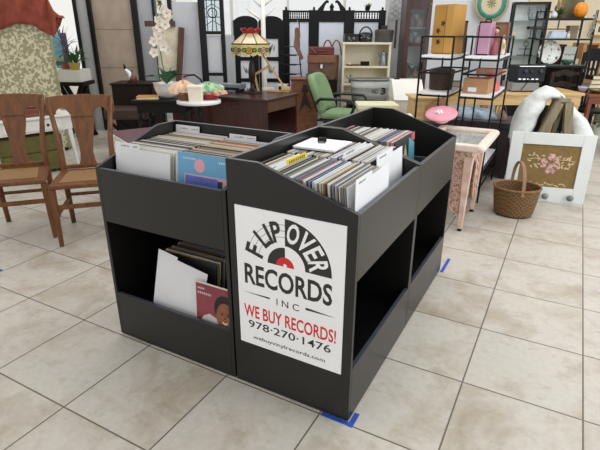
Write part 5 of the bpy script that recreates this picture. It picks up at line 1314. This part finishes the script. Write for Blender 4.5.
# ------------------------------------------------------------------ white framed rose panel, ladder, quilt
d_ = ray(502, 197.5); pL = CAM + d_*(-CAM.z/d_.z); d_ = ray(583, 205); pR = CAM + d_*(-CAM.z/d_.z)
e = (pR-pL); wq = e.length; az = math.atan2(e.y, e.x)
lp = M('panel_white_paint', (216,221,219), 0.5, 0, 0.05, 6)
t = thing('rose_panel', 'white framed panel with a pink rose tapestry leaning on the ladder', 'framed panel', (pL.x, pL.y, 0), az)
H_ = 0.602; fw_ = 0.10; lean = rad(2.5)
t.rotation_euler = (-lean, 0, az)
fb = MB(); fb.box(0,fw_,0,0.03,0,H_).box(wq-fw_,wq,0,0.03,0,H_).box(fw_,wq-fw_,0.0002,0.0298,0,0.131).box(fw_,wq-fw_,0.0002,0.0298,H_-0.100,H_)
fr = fb.build('frame', lp, t, 0.003)
tap = M('olive_tapestry', (128,104,62), 0.9, 0, 0.1, 40)
tp = MB().box(fw_-0.004,wq-fw_+0.004,0.012,0.018,0.127,H_-0.096).build('tapestry', tap, t)
rose = M('rose_thread', (204,168,160), 0.9, 0, 0.2, 40); rose2 = M('rose_thread_dark', (158,112,104), 0.9, 0, 0.2, 40); leafth = M('cream_thread', (204,188,148), 0.9, 0, 0.2, 40)
def disc(mb, x, z, r_, y, n=12): mb.prism([(x+r_*math.cos(2*math.pi*k/n), z+r_*math.sin(2*math.pi*k/n)) for k in range(n)], 'y', y, 0.012)
ctr = (wq*0.52, 0.345); mb = MB(); mb2 = MB()
for i, (dx, dz, r_) in enumerate(((0,0.05,0.034),(0.05,0.025,0.032),(-0.045,0.015,0.030),(0.02,-0.02,0.034),(-0.01,-0.06,0.030),(0.06,-0.03,0.022),(-0.055,-0.03,0.024),(0.035,-0.075,0.02))):
    for k in range(9):
        a = k*0.9+i; q = r_*(0.95-0.07*k)
        (mb if (k % 3) else mb2).flat((ctr[0]+dx-0.35*q*math.cos(a), 0.0112-0.0002*k-0.0001*i, ctr[1]+dz-0.35*q*math.sin(a)), (math.cos(a),0,math.sin(a)), q*1.6, q*1.35)
mb.build('rose_motif', rose, tp); mb2.build('rose_outline', rose2, tp)
for s in (-1, 1):
    mb = MB()
    mb.tube([(ctr[0]+s*0.08,0.0112,ctr[1]+0.03),(ctr[0]+s*0.13,0.0112,ctr[1]+0.035),(ctr[0]+s*0.19,0.0112,ctr[1]+0.02)],0.003,4)
    for k in range(16):
        mb.flat((ctr[0]+s*R.uniform(0.07,0.17), 0.0113, ctr[1]+R.uniform(-0.05,0.07)), (R.uniform(-1,1),0,R.uniform(-1,1)), 0.030, 0.012)
    mb.build('leaf_spray', leafth, tp)
mb = MB()
for k in range(16): mb.flat((wq*0.5+(k-7.5)*0.020,0.0113,0.155+0.006*math.sin(k)), (1,0,0.8*math.sin(k*2)), 0.022, 0.012)
mb.build('border_garland', leafth, tp)
for x in (0.345, 0.545):
    kn = MB(); kn.lathe([(0.006,0),(0.008,0.016),(0.026,0.022),(0.028,0.030),(0.018,0.038)], 0, 0, 14)
    k_ = kn.build('knob', M('pewter_knob', (128,130,128), 0.35, 0.6, 0.1, 9), t, 0, True); k_.data.transform(Matrix.Translation((x,0,0.055)) @ Matrix.Rotation(rad(90),4,'X'))

olv = wood('olive_ladder_wood', (112,102,76), (138,127,98), 0.6)
Lv = 4.42
t = far('step_ladder', 'olive brown wooden A-frame stepladder behind the rose panel', 'stepladder', 558, 120, Lv, 0)
zc = Z(97, Lv-0.02)
MB().box(-0.062,0.055,-0.06,0.07,zc-0.035,zc).build('top_step', olv, t, 0.004)
for s, xb in ((-1,-0.36),(1,0.10)):
    MB().beam((s*0.042,-0.045,zc-0.036),(xb if s<0 else 0.135,-0.09,0.005),0.075,0.035).build('rail', olv, t, 0.003)
    MB().beam((s*0.038,0.05,zc-0.036),(s*0.10,0.34,0.005),0.045,0.025).build('rear_leg', olv, t, 0.003)
for z in (0.25, 0.48):
    f_ = (zc-z)/zc; MB().box(-0.042-0.3*f_,0.042+0.09*f_,-0.055-0.035*f_,0.02,z-0.012,z+0.012).build('tread', olv, t, 0.002)
quilt = M('white_quilt', (220,223,221), 0.9, 0, 0.10, 22, 0.6)
out_ = [(512,140),(515,128),(520,115),(527,103),(538,94),(550,89),(557,91),(568,100),(580,113),(590,123),(596,138)]
inn_ = [(530,140),(533,131),(538,121),(543,111),(547,102),(551,97.5),(566,98),(567,106),(569,117),(571,128),(573,140)]
def lerp_list(L, u):
    f_ = u*(len(L)-1); i = min(int(f_), len(L)-2); f_ -= i
    return (L[i][0]+(L[i+1][0]-L[i][0])*f_, L[i][1]+(L[i+1][1]-L[i][1])*f_)
qb = MB(); c0 = at(558, 120, Lv)
def lx(px, py): 
    q = at(px, py, Lv); return (q-c0).dot(Vector((math.cos(YAW), math.sin(YAW), 0)))
def qf(u, w):
    oi, ii = lerp_list(out_, u), lerp_list(inn_, u)
    if w <= 0.5:
        k = w/0.5; px = ii[0]+(oi[0]-ii[0])*k; py = ii[1]+(oi[1]-ii[1])*k; y = 0.03 - 0.055*math.sin(k*math.pi)**0.8 + 0.012*math.sin(u*31+k*5)
        return (lx(px, py), y, Z(py, Lv))
    k = (w-0.5)/0.5
    return (lx(*oi) + 0.085*k, 0.03+0.26*k+0.015*math.sin(u*23+k*4), Z(oi[1], Lv) - 0.03*k + 0.03*math.sin(k*math.pi))
qb.grid(qf, 60, 14)
for s, u_ in ((-1, 0.0), (1, 1.0)):   # the ends hang on down to the floor
    oi = lerp_list(out_, u_); ii = lerp_list(inn_, u_)
    a0 = lx(*oi); a1 = lx(*ii); zt_ = Z(140, Lv)
    qb.grid(lambda u, w, a0=a0, a1=a1, s=s: ((a1+(a0-a1)*u)*(1-0.35*w) - 0.03*w, 0.03-0.055*math.sin(u*math.pi)*(1-w)+0.012*math.sin(u*14), zt_*(1-w)+0.01*w), 10, 8)
t2 = far('quilt', 'white quilt draped over the stepladder behind the rose panel', 'quilt', 558, 120, Lv, 0)
qb.build('quilt_cloth', quilt, t2, 0, True, 0.014)

# ------------------------------------------------------------------ stereo, dark chair
v = 5.85
t = far('stereo_base', 'grey turntable base under the black stereo on the pine table', 'turntable', 524, 95, v, 0.7505)
w_ = W(14,v)
MB().box(-w_,w_,0,0.30,0.012,0.105).build('body', M('silver_grey_plastic', (132,130,128), 0.4, 0, 0.08, 8), t, 0.006)
for x in (-w_+0.03, w_-0.03):
    for y in (0.03, 0.27): MB().lathe([(0.015,0),(0.015,0.0118)], x, y, 12).build('foot', black_metal, t)
MB().tube([(0.03,-0.01,0.16),(0.0,-0.012,0.10),(-0.05,-0.014,0.02)],0.004,5).build('cable', black_metal, t)
t.name = 'turntable'
t = far('stereo', 'black stereo receiver with silver buttons on the grey turntable', 'stereo', 529.5, 84, v, 0.8565)
w_ = W(14.5,v)
st_ = MB().box(-w_,w_,0,0.28,0.012,0.19).build('body', M('stereo_black', (12,13,20), 0.4, 0, 0.1, 8, spec=0.25), t, 0.004)
for x in (-w_+0.03, w_-0.03):
    for y in (0.03,0.25): MB().lathe([(0.015,0),(0.015,0.0118)], x, y, 12).build('foot', black_metal, t)
for x, r_ in ((-0.07,0.028),(0.0,0.022),(0.11,0.03)):
    k_ = MB().lathe([(r_,0),(r_*0.9,0.016)],0,0,18).build('dial', M('dial_grey', (44,50,66), 0.35, 0.3), t, 0, True); k_.data.transform(Matrix.Translation((x,-0.0005,0.12)) @ Matrix.Rotation(rad(90),4,'X'))
MB().box(-w_+0.015,w_-0.015,-0.003,-0.0005,0.18,0.187).build('silver_trim', steel, t)
mb = MB()
for k in range(5): mb.box(-0.14+k*0.05,-0.11+k*0.05,-0.005,-0.0005,0.035,0.047)
mb.build('buttons', steel, t)
brw = wood('dark_chair_wood', (34,23,18), (58,40,32), 0.42, spec=0.35)
v = 6.5
t = far('ladder_back_chair', 'dark wooden ladder-back chair behind the long pine table', 'chair', 562, 90, v, 0)
w_ = W(14,v); zt = Z(69,v)
for s in (-1,1):
    MB().beam((s*w_,0,0),(s*(w_+0.01),-0.06,zt-0.02),0.04,0.035).build('leg', brw, t, 0.004); MB().beam((s*w_,0.42,0),(s*w_,0.40,0.43),0.04).build('leg', brw, t, 0.004)
for zz, hh in ((zt,0.07),(zt-0.15,0.06),(zt-0.29,0.06)):
    low = [(-w_+0.02+ (2*w_-0.04)*k/16, zz-hh-0.012*math.sin(k*math.pi/4)) for k in range(17)]; top = [(-w_+0.02+(2*w_-0.04)*k/16, zz+0.015*math.sin(k*math.pi/16*2-0.8)-0.01*abs(k-8)/8) for k in range(16,-1,-1)]
    MB().prism(low+top, 'y', -0.06+(zt-zz)*0.08, -0.04+(zt-zz)*0.08).build('back_slat', brw, t, 0.003)
MB().box(-w_-0.02,w_+0.02,-0.02,0.43,0.43,0.46).build('seat', brw, t, 0.006)

# ------------------------------------------------------------------ glass display cabinet
v = 6.9
t = far('display_cabinet', 'black framed glass display cabinet on the white wall', 'display cabinet', 527.5, 35, v, 0)
t.rotation_euler = (0,0,YAW-0.22)
w_ = W(17,v); H_ = Z(1,v); dp = 0.17
for x in (-w_, w_-0.03):
    for y in (0, dp-0.03): MB().box(x,x+0.03,y,y+0.03,0,H_-0.0305).build('post', frame_blk, t)
MB().box(-w_,w_,0,dp,H_-0.03,H_).build('top', frame_blk, t); MB().box(-w_+0.0305,w_-0.0305,0,dp,0.30,0.55).build('base', frame_blk, t)
MB().box(-w_+0.0305,w_-0.0305,dp-0.012,dp-0.004,0.551,H_-0.031).build('back_panel', M('pale_back_glass', (226,232,230), 0.3, 0, 0.04, 5), t)
MB().box(-w_+0.0305,w_-0.0305,0.004,0.008,0.551,H_-0.031).build('front_pane', glass('display_glass', (0.98,0.99,0.985,1), 0.02, 0.04), t)
dz = [Z(66,v), Z(55,v), Z(38,v), Z(19.5,v)]
for z in dz: MB().box(-w_+0.0305,w_-0.0305,0.02,dp-0.0125,z-0.007,z).build('glass_shelf', MATS['shelf_glass_edge'], t)
def inside(name, label, cat, x, y, z, base=t):
    p = base.matrix_basis @ Vector((x, y*0.8, z)); return thing(name, label, cat, p, YAW)
o = inside('glass_basket', 'wire and blue glass basket on the top display shelf', 'basket', 0.06, 0.11, dz[3])
MB().lathe([(0.05,0),(0.07,0.012)],0,0,18).build('blue_base', M('cobalt_glass', (70,80,150), 0.15), o); mb = MB()
for k in range(10):
    a = k*0.628; mb.tube([(0.06*math.cos(a),0.06*math.sin(a),0.012),(0.085*math.cos(a+0.3),0.085*math.sin(a+0.3),0.09),(0.075*math.cos(a),0.075*math.sin(a),0.15+0.02*math.sin(k*2))],0.004,5)
mb.build('wire_side', pewter, o)
o = inside('candle_stand', 'black iron candle stand with two cups on the second display shelf', 'candle stand', 0.09, 0.11, dz[2])
MB().box(-0.10,0.11,-0.02,0.02,0.12,0.155).build('top_bar', black_metal, o, 0.003)
for x in (-0.04,0.03): MB().lathe([(0.03,0),(0.028,0.01),(0.008,0.025),(0.008,0.1195)],x,0,12).build('leg', black_metal, o)
o = inside('cream_vase', 'small cream egg ornament at the left of the second display shelf', 'ornament', -0.155, 0.11, dz[2])
MB().lathe([(0.02,0),(0.03,0.03),(0.028,0.07),(0.006,0.09)],0,0,16).build('egg', M('cream_porcelain', (232,220,190), 0.3), o, 0, True)
o = inside('iron_cross', 'black iron scroll cross on the third display shelf', 'ornament', 0.02, 0.12, dz[1])
MB().tube([(0,0,0.012),(0,0,0.12)],0.006,6).build('stem', black_metal, o); MB().tube([(-0.09,0,0.085),(0.09,0,0.085)],0.005,6).build('bar', black_metal, o); MB().tube([(0.03*math.cos(k*0.5236),0,0.15+0.03*math.sin(k*0.5236)) for k in range(12)],0.005,5,True).build('ring', black_metal, o); MB().box(-0.10,0.10,-0.02,0.02,0,0.0118).build('base', black_metal, o)
# decorative plate on the wall
t = far('wall_plate', 'large round plate with a teal rim hung on the white wall', 'plate', 491.5, 3, 7.93, 0)
t.location.z = Z(2.5,7.93); r_ = W(16.6,7.93)
def rot_x(o_): o_.data.transform(Matrix.Rotation(rad(90),4,'X')); return o_
rot_x(MB().lathe([(0.02,-0.02),(r_*0.6,-0.01),(r_,0.03),(r_*0.99,0.034),(r_*0.62,0.0),(0.02,0.0)],0,0,44).build('plate_body', M('tan_rim_glaze', (196,172,136), 0.35, 0, 0.15, 30), t, 0, True))
def annul(r0, r1, z): return MB().lathe([(r0, z[0]),(r1, z[1]),(r1, z[1]-0.004),(r0, z[0]-0.004)], 0, 0, 44, caps=False)
rot_x(annul(r_*0.62, r_*0.86, (0.0045,0.026)).build('teal_band', M('teal_glaze', (62,148,128), 0.3, 0, 0.15, 14), t, 0, True))
rot_x(MB().lathe([(r_*0.60,0.0015),(0.01,0.0035)],0,0,40).build('centre', M('cream_glaze', (222,206,172), 0.35, 0, 0.06, 9), t))
mb = MB()
for k in range(9): mb.flat((0,-0.006,0),(math.cos(k*0.7),0,math.sin(k*0.7)),r_*0.3,0.022)
mb.build('painted_flower', M('plate_flower', (150,140,96), 0.5), t)

# ------------------------------------------------------------------ iron and glass rack at the right with its wares
v = 6.4
t = far('iron_rack', 'black iron rack with glass shelves holding the orange pumpkin', 'rack', 565.5, 40, v, 0)
def XR(px, py): return (at(px, py, v)-at(565.5, 40, v)).dot(Vector((math.cos(YAW), math.sin(YAW), 0)))
xl, xr = XR(544,38), XR(592,38); H_ = Z(9,v)
for x in (xl, xr):
    for y in (0, 0.30): MB().box(x-0.01,x+0.01,y-0.01,y+0.01,0,H_).build('post', black_metal, t)
zz = {'top':Z(17,v),'mid':Z(37.5,v),'low':Z(64,v)}
for nm, z in zz.items():
    fr = MB(); fr.box(xl+0.0105,xr-0.0105,-0.009,0.009,z-0.022,z-0.004).box(xl+0.0105,xr-0.0105,0.291,0.309,z-0.022,z-0.004).box(xl-0.009,xl+0.009,0.0105,0.2895,z-0.022,z-0.004).box(xr-0.009,xr+0.009,0.0105,0.2895,z-0.022,z-0.004)
    fr.build('shelf_frame', black_metal, t)
    MB().box(xl+0.0105,xr-0.0105,-0.008,0.308,z-0.0035,z).build('glass_shelf', M('green_edge_glass', (120,144,136), 0.08, 0, 0.05, 5) if nm != 'top' else black_metal, t)
for z in (Z(28,v), Z(9,v)-0.01): MB().box(xl+0.0105,xr-0.0105,0.295,0.305,z-0.006,z+0.006).build('rail', black_metal, t)
MB().box((xl+xr)/2-0.006,(xl+xr)/2+0.006,0.2945,0.3055,Z(28,v)+0.007,zz['top']-0.023).build('upright', black_metal, t)
def onrack(name, label, cat, px, lev, y=0.12):
    p = t_rack.matrix_basis @ Vector((XR(px, 40), y, zz[lev])); return thing(name, label, cat, p, YAW)
t_rack = t
o = onrack('pumpkin', 'shiny orange glass pumpkin on the top of the iron rack', 'pumpkin', 580, 'top')
vs = MB()
def pump(u, w):
    a = 2*math.pi*u; e = math.pi*(w-0.5); r_ = 0.078*(1+0.07*abs(math.cos(4*a)))*math.cos(e)**0.8 if abs(w-0.5)<0.5 else 0.0
    return (r_*math.cos(a), r_*math.sin(a), 0.092+0.092*math.sin(e))
vs.grid(pump, 48, 14).build('pumpkin_body', M('orange_glass', (226,138,30), 0.12, 0, 0.1, 6), o, 0, True)
MB().tube([(0,0,0.175),(0.004,0,0.20),(0.02,0,0.215)],0.010,6).build('stem', leafg, o)
o = onrack('white_vase', 'white vase with green leaves at the left of the rack top', 'vase', 556, 'top')
MB().lathe([(0.03,0),(0.04,0.04),(0.02,0.09),(0.026,0.105)],-0.02,0,16).build('vase_body', white_gloss, o, 0, True); mb = MB()
for i in range(26): mb.leaf((-0.0+R.uniform(-0.02,0.06),0.02,0.03),(R.uniform(-0.6,0.6),R.uniform(-1,0.2),R.uniform(0.2,1)),R.uniform(0.06,0.14),0.03)
mb.build('leaves', leafg, o)
o = onrack('olive_picture', 'dark olive framed picture standing behind the pumpkin', 'picture', 577, 'top', 0.25)
MB().box(-0.16,0.13,0,0.02,0,0.24).build('canvas', M('olive_canvas', (96,92,66), 0.6, 0, 0.35, 7), o); MB().box(-0.19,-0.1605,-0.01,0.025,0,0.25).build('frame', gold_m, o)
o = onrack('brown_jar', 'brown jar at the back left of the rack top', 'jar', 562, 'top', 0.22)
MB().lathe([(0.04,0),(0.06,0.07),(0.05,0.14),(0.03,0.16),(0.034,0.18)],0,0,18).build('jar_body', M('amber_pottery', (122,92,58), 0.4, 0, 0.3, 14), o, 0, True)
o = onrack('blue_box', 'pale blue patterned china box on the middle shelf of the iron rack', 'box', 561, 'mid')
MB().prism([(-0.115,0),(0.09,0),(0.10,0.075),(-0.085,0.085)],'y',-0.05,0.05).build('body', M('blue_white_china', (186,200,216), 0.3, 0, 0.12, 30), o, 0.006); MB().tube([(0.09,0,0.05),(0.13,0,0.06),(0.12,0,0.01)],0.008,6).build('handle', M('cobalt_glass',(70,80,150)), o)
o = onrack('brown_basket', 'small taupe box at the right of the blue china box on the iron rack', 'box', 577, 'mid', 0.16)
MB().box(-0.055,0.055,-0.04,0.05,0,0.13).build('body', M('taupe_card', (142,126,106), 0.7, 0, 0.12, 14), o, 0.004); MB().box(-0.058,0.058,-0.043,0.053,0.1305,0.15).build('lid', M('taupe_card', (142,126,106)), o)
o = onrack('pink_figurine', 'small pinkish figurine standing before the taupe box', 'figurine', 570, 'mid', 0.06)
MB().lathe([(0.022,0),(0.02,0.03),(0.012,0.06)],0,0,12).build('gown', pinkl, o, 0, True); MB().ball((0,0,0.072),0.014).build('head', MATS['doll_skin'], o)
o = onrack('shell_garland', 'grey bead garland hanging at the right end of the iron rack', 'garland', 590, 'mid', -0.03)
MB().tube([(0.0,-0.0,0.02+0.30),(0,0,0.26)],0.003,5).build('cord', steel, o); mb = MB()
for i in range(34): mb.ball((R.uniform(-0.03,0.02)-0.001*i, R.uniform(-0.012,0.012), 0.27-i*0.0078), R.uniform(0.007,0.013), n=7, k=5)
bd = mb.build('beads', M('grey_shell', (150,150,140), 0.5, 0, 0.3, 40), o); bd['kind'] = 'stuff'
o = onrack('floral_plate', 'white plate with dark floral pattern standing on the low shelf of the iron rack', 'plate', 555, 'low', 0.10)
pl = MB().lathe([(0.02,0),(0.09,0.004),(0.145,0.02),(0.143,0.025),(0.088,0.010),(0.02,0.007)],0,0,36).build('plate_body', voro('floral_china', (92,104,98), (216,218,212), 26, 0.56, 0.62, 0.3), o, 0, True)
pl.data.transform(Matrix.Translation((0,0.0,0.143)) @ Matrix.Rotation(rad(78),4,'X'))
o2 = MB().box(-0.06,0.06,-0.02,0.06,0,0.012).build('plate_stand', black_metal, o)
o = onrack('tile', 'white patterned tile standing on the low shelf of the iron rack', 'tile', 576, 'low', 0.12)
MB().prism([(-0.07,0.0),(0.08,0.0),(0.10,0.215),(-0.055,0.215)],'y',0,0.014).build('tile_body', M('tile_white', (196,202,194), 0.3, 0, 0.04, 9), o, 0.002); mb = MB()
for s in (-1,1): mb.tube([(0.02+s*0.0,-0.002,0.11),(0.02+s*0.03,-0.002,0.13),(0.02+s*0.05,-0.002,0.115),(0.02+s*0.065,-0.002,0.125)],0.005,5)
mb.build('tile_motif', M('tile_grey', (110,116,112), 0.4), o)
o = onrack('green_bowl', 'dark green glass bowl in front of the white tile', 'bowl', 573, 'low', 0.03)
MB().lathe([(0.03,0),(0.065,0.03),(0.075,0.06),(0.07,0.06),(0.055,0.03),(0.01,0.01)],0,0,22).build('bowl_body', M('green_glass', (44,86,70), 0.12), o, 0, True)
for k in range(6):
    o = onrack('old_book', 'dark red old book in the row under the glass shelf of the rack', 'book', 560, 'low', 0.22); o['group'] = 'old books on the rack'
    p = t_rack.matrix_basis @ Vector((XR(556,40)+k*0.042, 0.23, zz['low'])); o.location = p
    MB().box(-0.017,0.017,-0.065,0.065,0.003,0.235).build('pages', MATS['page_edges'], o); mb = MB(); mb.box(-0.0205,-0.0175,-0.07,0.068,0,0.24).box(0.0175,0.0205,-0.07,0.068,0,0.24).box(-0.0175,0.0175,-0.07,-0.0655,0,0.24); mb.build('cover', M('dark_red_cloth', (70,34,28), 0.7, 0, 0.25, 14), o)
# dark sideboard under the rack and carved stand
t = far('dark_sideboard', 'dark carved wooden cabinet behind the ladder-back chair', 'cabinet', 566, 80, 7.05, 0)
zt = Z(66,7.05)
MB().box(-0.33,0.22,0,0.4,0.06,zt-0.03).build('carcass', dark_wood, t, 0.004); MB().box(-0.36,0.25,-0.02,0.41,zt-0.0295,zt).build('top', dark_wood, t, 0.005)
for x in (-0.30,-0.02): MB().box(x,x+0.22,-0.014,-0.0005,0.12,zt-0.10).build('door', dark_wood, t, 0.005)
for x in (-0.3,0.19):
    for y in (0.03,0.37): MB().box(x-0.025,x+0.025,y-0.025,y+0.025,0,0.0595).build('foot', dark_wood, t)
t = far('carved_chair', 'dark carved chair with pierced back at the right of the rack', 'chair', 588, 80, 6.75, 0)
zt = Z(47,6.75)
for s in (-1,1):
    MB().beam((s*0.14,0,0),(s*0.14,-0.05,zt-0.05),0.04,0.035).build('leg', ebony, t, 0.004); MB().beam((s*0.15,-0.42,0),(s*0.15,-0.42,0.42),0.04).build('leg', ebony, t, 0.004)
MB().box(-0.17,0.17,-0.44,0.01,0.42,0.46).build('seat', ebony, t, 0.006)
bk = MB(); bk.prism([(-0.12,zt-0.16),(0.12,zt-0.16),(0.15,zt-0.06),(0.08,zt),(-0.08,zt),(-0.15,zt-0.06)],'y',-0.06,-0.04)
for s in (-1,0,1): bk.beam((s*0.06,-0.05,zt-0.16),(s*0.035,-0.03,0.46),0.028,0.018)
bk.tube([(0.05*math.cos(k*0.5236),-0.045,zt-0.32+0.07*math.sin(k*0.5236)) for k in range(12)],0.012,6,True)
bk.build('pierced_back', ebony, t, 0.003)
t = far('wall_shelf', 'honey wooden shelf crate on the cream wall at the right edge', 'shelf', 594, 50, 7.3, 0)
za, zb = Z(58,7.3), Z(42,7.3); honey = wood('honey_wood', (160,112,58), (190,142,82), 0.5, (2,10,10))
fr = MB(); fr.box(-0.16,0.30,0,0.3,za,za+0.025).box(-0.16,0.30,0,0.3,zb-0.025,zb).box(-0.16,-0.12,0,0.3,za+0.0255,zb-0.0255).box(0.05,0.08,0,0.3,za+0.0255,zb-0.0255); fr.build('box_shelf', honey, t, 0.002)
for x in (-0.14,0.27):
    for y in (0.03,0.27): MB().box(x-0.02,x+0.02,y-0.02,y+0.02,0,za-0.0005).build('leg', honey, t)
t = far('wall_picture', 'small framed brown picture hung on the cream wall at the right edge', 'picture', 600, 30, 7.9, 0)
t.location.z = Z(36,7.9)
fr = MB(); fr.box(-0.12,0.14,-0.02,0.02,0,0.03).box(-0.12,0.14,-0.02,0.02,0.20,0.23).box(-0.12,-0.09,-0.02,0.02,0.0305,0.1995).box(0.11,0.14,-0.02,0.02,0.0305,0.1995); fr.build('frame', gold_m, t)
MB().box(-0.0895,0.1095,-0.005,0.015,0.0305,0.1995).build('mat_board', cream, t); MB().box(-0.03,0.05,-0.008,-0.0055,0.07,0.15).build('print', lea2, t)
# table at the right edge with oddments
t = far('side_table', 'red-brown wooden table with slender legs at the right edge of the photo', 'table', 602, 98, 5.75, 0)
zt = Z(93.5,5.75)
MB().box(-0.16,0.5,0,0.36,zt-0.03,zt).build('tabletop', redw, t, 0.004); MB().box(-0.13,0.47,0.02,0.045,zt-0.11,zt-0.0305).build('apron', redw, t, 0.003)
for x in (-0.12,0.45):
    for y in (0.03,0.32): MB().beam((x,y,0),(x,y,zt-0.031),0.025,0.025,0.045,0.045).build('leg', redw, t, 0.003)
rt = t
def onright(name, label, cat, x, y, z=0.0005):
    p = rt.matrix_basis @ Vector((x, y, zt+z)); return thing(name, label, cat, p, YAW)
o = onright('brass_dish', 'olive brass dish on the red-brown table at the right edge', 'dish', 0.0, 0.13)
MB().lathe([(0.04,0),(0.08,0.03),(0.09,0.045),(0.08,0.04),(0.03,0.012)],0,0,24).build('dish_body', M('olive_brass', (128,120,60), 0.35, 0.5, 0.15, 9), o, 0, True)
o = onright('lilac_bowl', 'small lilac and white bowl at the left of the red-brown table', 'bowl', -0.12, 0.22)
MB().lathe([(0.03,0),(0.055,0.05),(0.06,0.07),(0.05,0.065),(0.01,0.015)],0,0,20).build('bowl_body', M('lilac_china', (178,168,192), 0.3, 0, 0.2, 20), o, 0, True)
for k in range(4):
    o = onright('stacked_book', ['brown book lowest in the pile','grey book second in the pile','tan book third in the pile','dark book topmost in the pile'][k]+' on the red-brown table', 'book', 0.02+0.01*k, 0.26, 0.0005+k*0.05)
    MB().box(-0.10,0.14,-0.08,0.08,0.003,0.042).build('pages', MATS['page_edges'], o); mb = MB(); mb.box(-0.105,0.145,-0.085,0.085,0,0.0027).box(-0.105,0.145,-0.085,0.085,0.0423,0.045).box(-0.105,-0.1003,-0.085,0.085,0.0027,0.0423)
    mb.build('cover', [brleather, MATS['sleeve_grey'], MATS['sleeve_tan'], dark_wood][k], o)
t = far('floor_plant', 'leafy grey green plant on the floor under the right edge table', 'plant', 600, 118, 6.9, 0)
MB().lathe([(0.10,0),(0.13,0.16),(0.12,0.16)],0,0,18).build('pot', white_paint, t); mb = MB()
for i in range(50): mb.leaf((0,0,0.16),(R.uniform(-1,1),R.uniform(-1,1),R.uniform(0.2,1.2)),R.uniform(0.15,0.32),0.05,0.3)
mb.build('foliage', M('sage_leaf', (176,184,160), 0.6, 0, 0.2, 9), t)

# ------------------------------------------------------------------ light: bright overcast shop windows all round, ceiling lamps
wd = bpy.data.worlds.new('world'); S.world = wd; wd.use_nodes = True; nt = wd.node_tree
bg = nt.nodes['Background']; tc = nt.nodes.new('ShaderNodeTexCoord'); sp = nt.nodes.new('ShaderNodeSeparateXYZ'); nt.links.new(tc.outputs['Generated'], sp.inputs[0])
rp = nt.nodes.new('ShaderNodeValToRGB'); mp = nt.nodes.new('ShaderNodeMapRange'); mp.inputs['From Min'].default_value = -1; mp.inputs['From Max'].default_value = 1
nt.links.new(sp.outputs[0], mp.inputs['Value']); nt.links.new(mp.outputs[0], rp.inputs['Fac'])
rp.color_ramp.elements[0].color = (0.97,0.94,0.90,1); rp.color_ramp.elements[1].color = (0.97,0.99,1.0,1)
nt.links.new(rp.outputs['Color'], bg.inputs['Color']); bg.inputs['Strength'].default_value = 0.95
def lamp(name, loc, size, energy, col=(1,0.98,0.95), rot=(0,0,0)):
    l = bpy.data.lights.new(name, 'AREA'); l.shape = 'RECTANGLE'; l.size, l.size_y = size; l.energy = energy; l.color = col
    o = bpy.data.objects.new(name, l); C.objects.link(o); o.location = loc; o.rotation_euler = rot
lamp('ceiling_lamp', (0.6, 1.6, 3.3), (1.2, 1.2), 28)
lamp('ceiling_lamp', (-2.2, 3.8, 3.3), (1.2, 1.2), 28)
lamp('ceiling_lamp', (1.8, 4.8, 3.3), (1.2, 1.2), 28)
lamp('window_light', (4.5, 1.5, 1.9), (5.0, 2.4), 120, (0.95,0.98,1.0), (0, rad(90), 0))
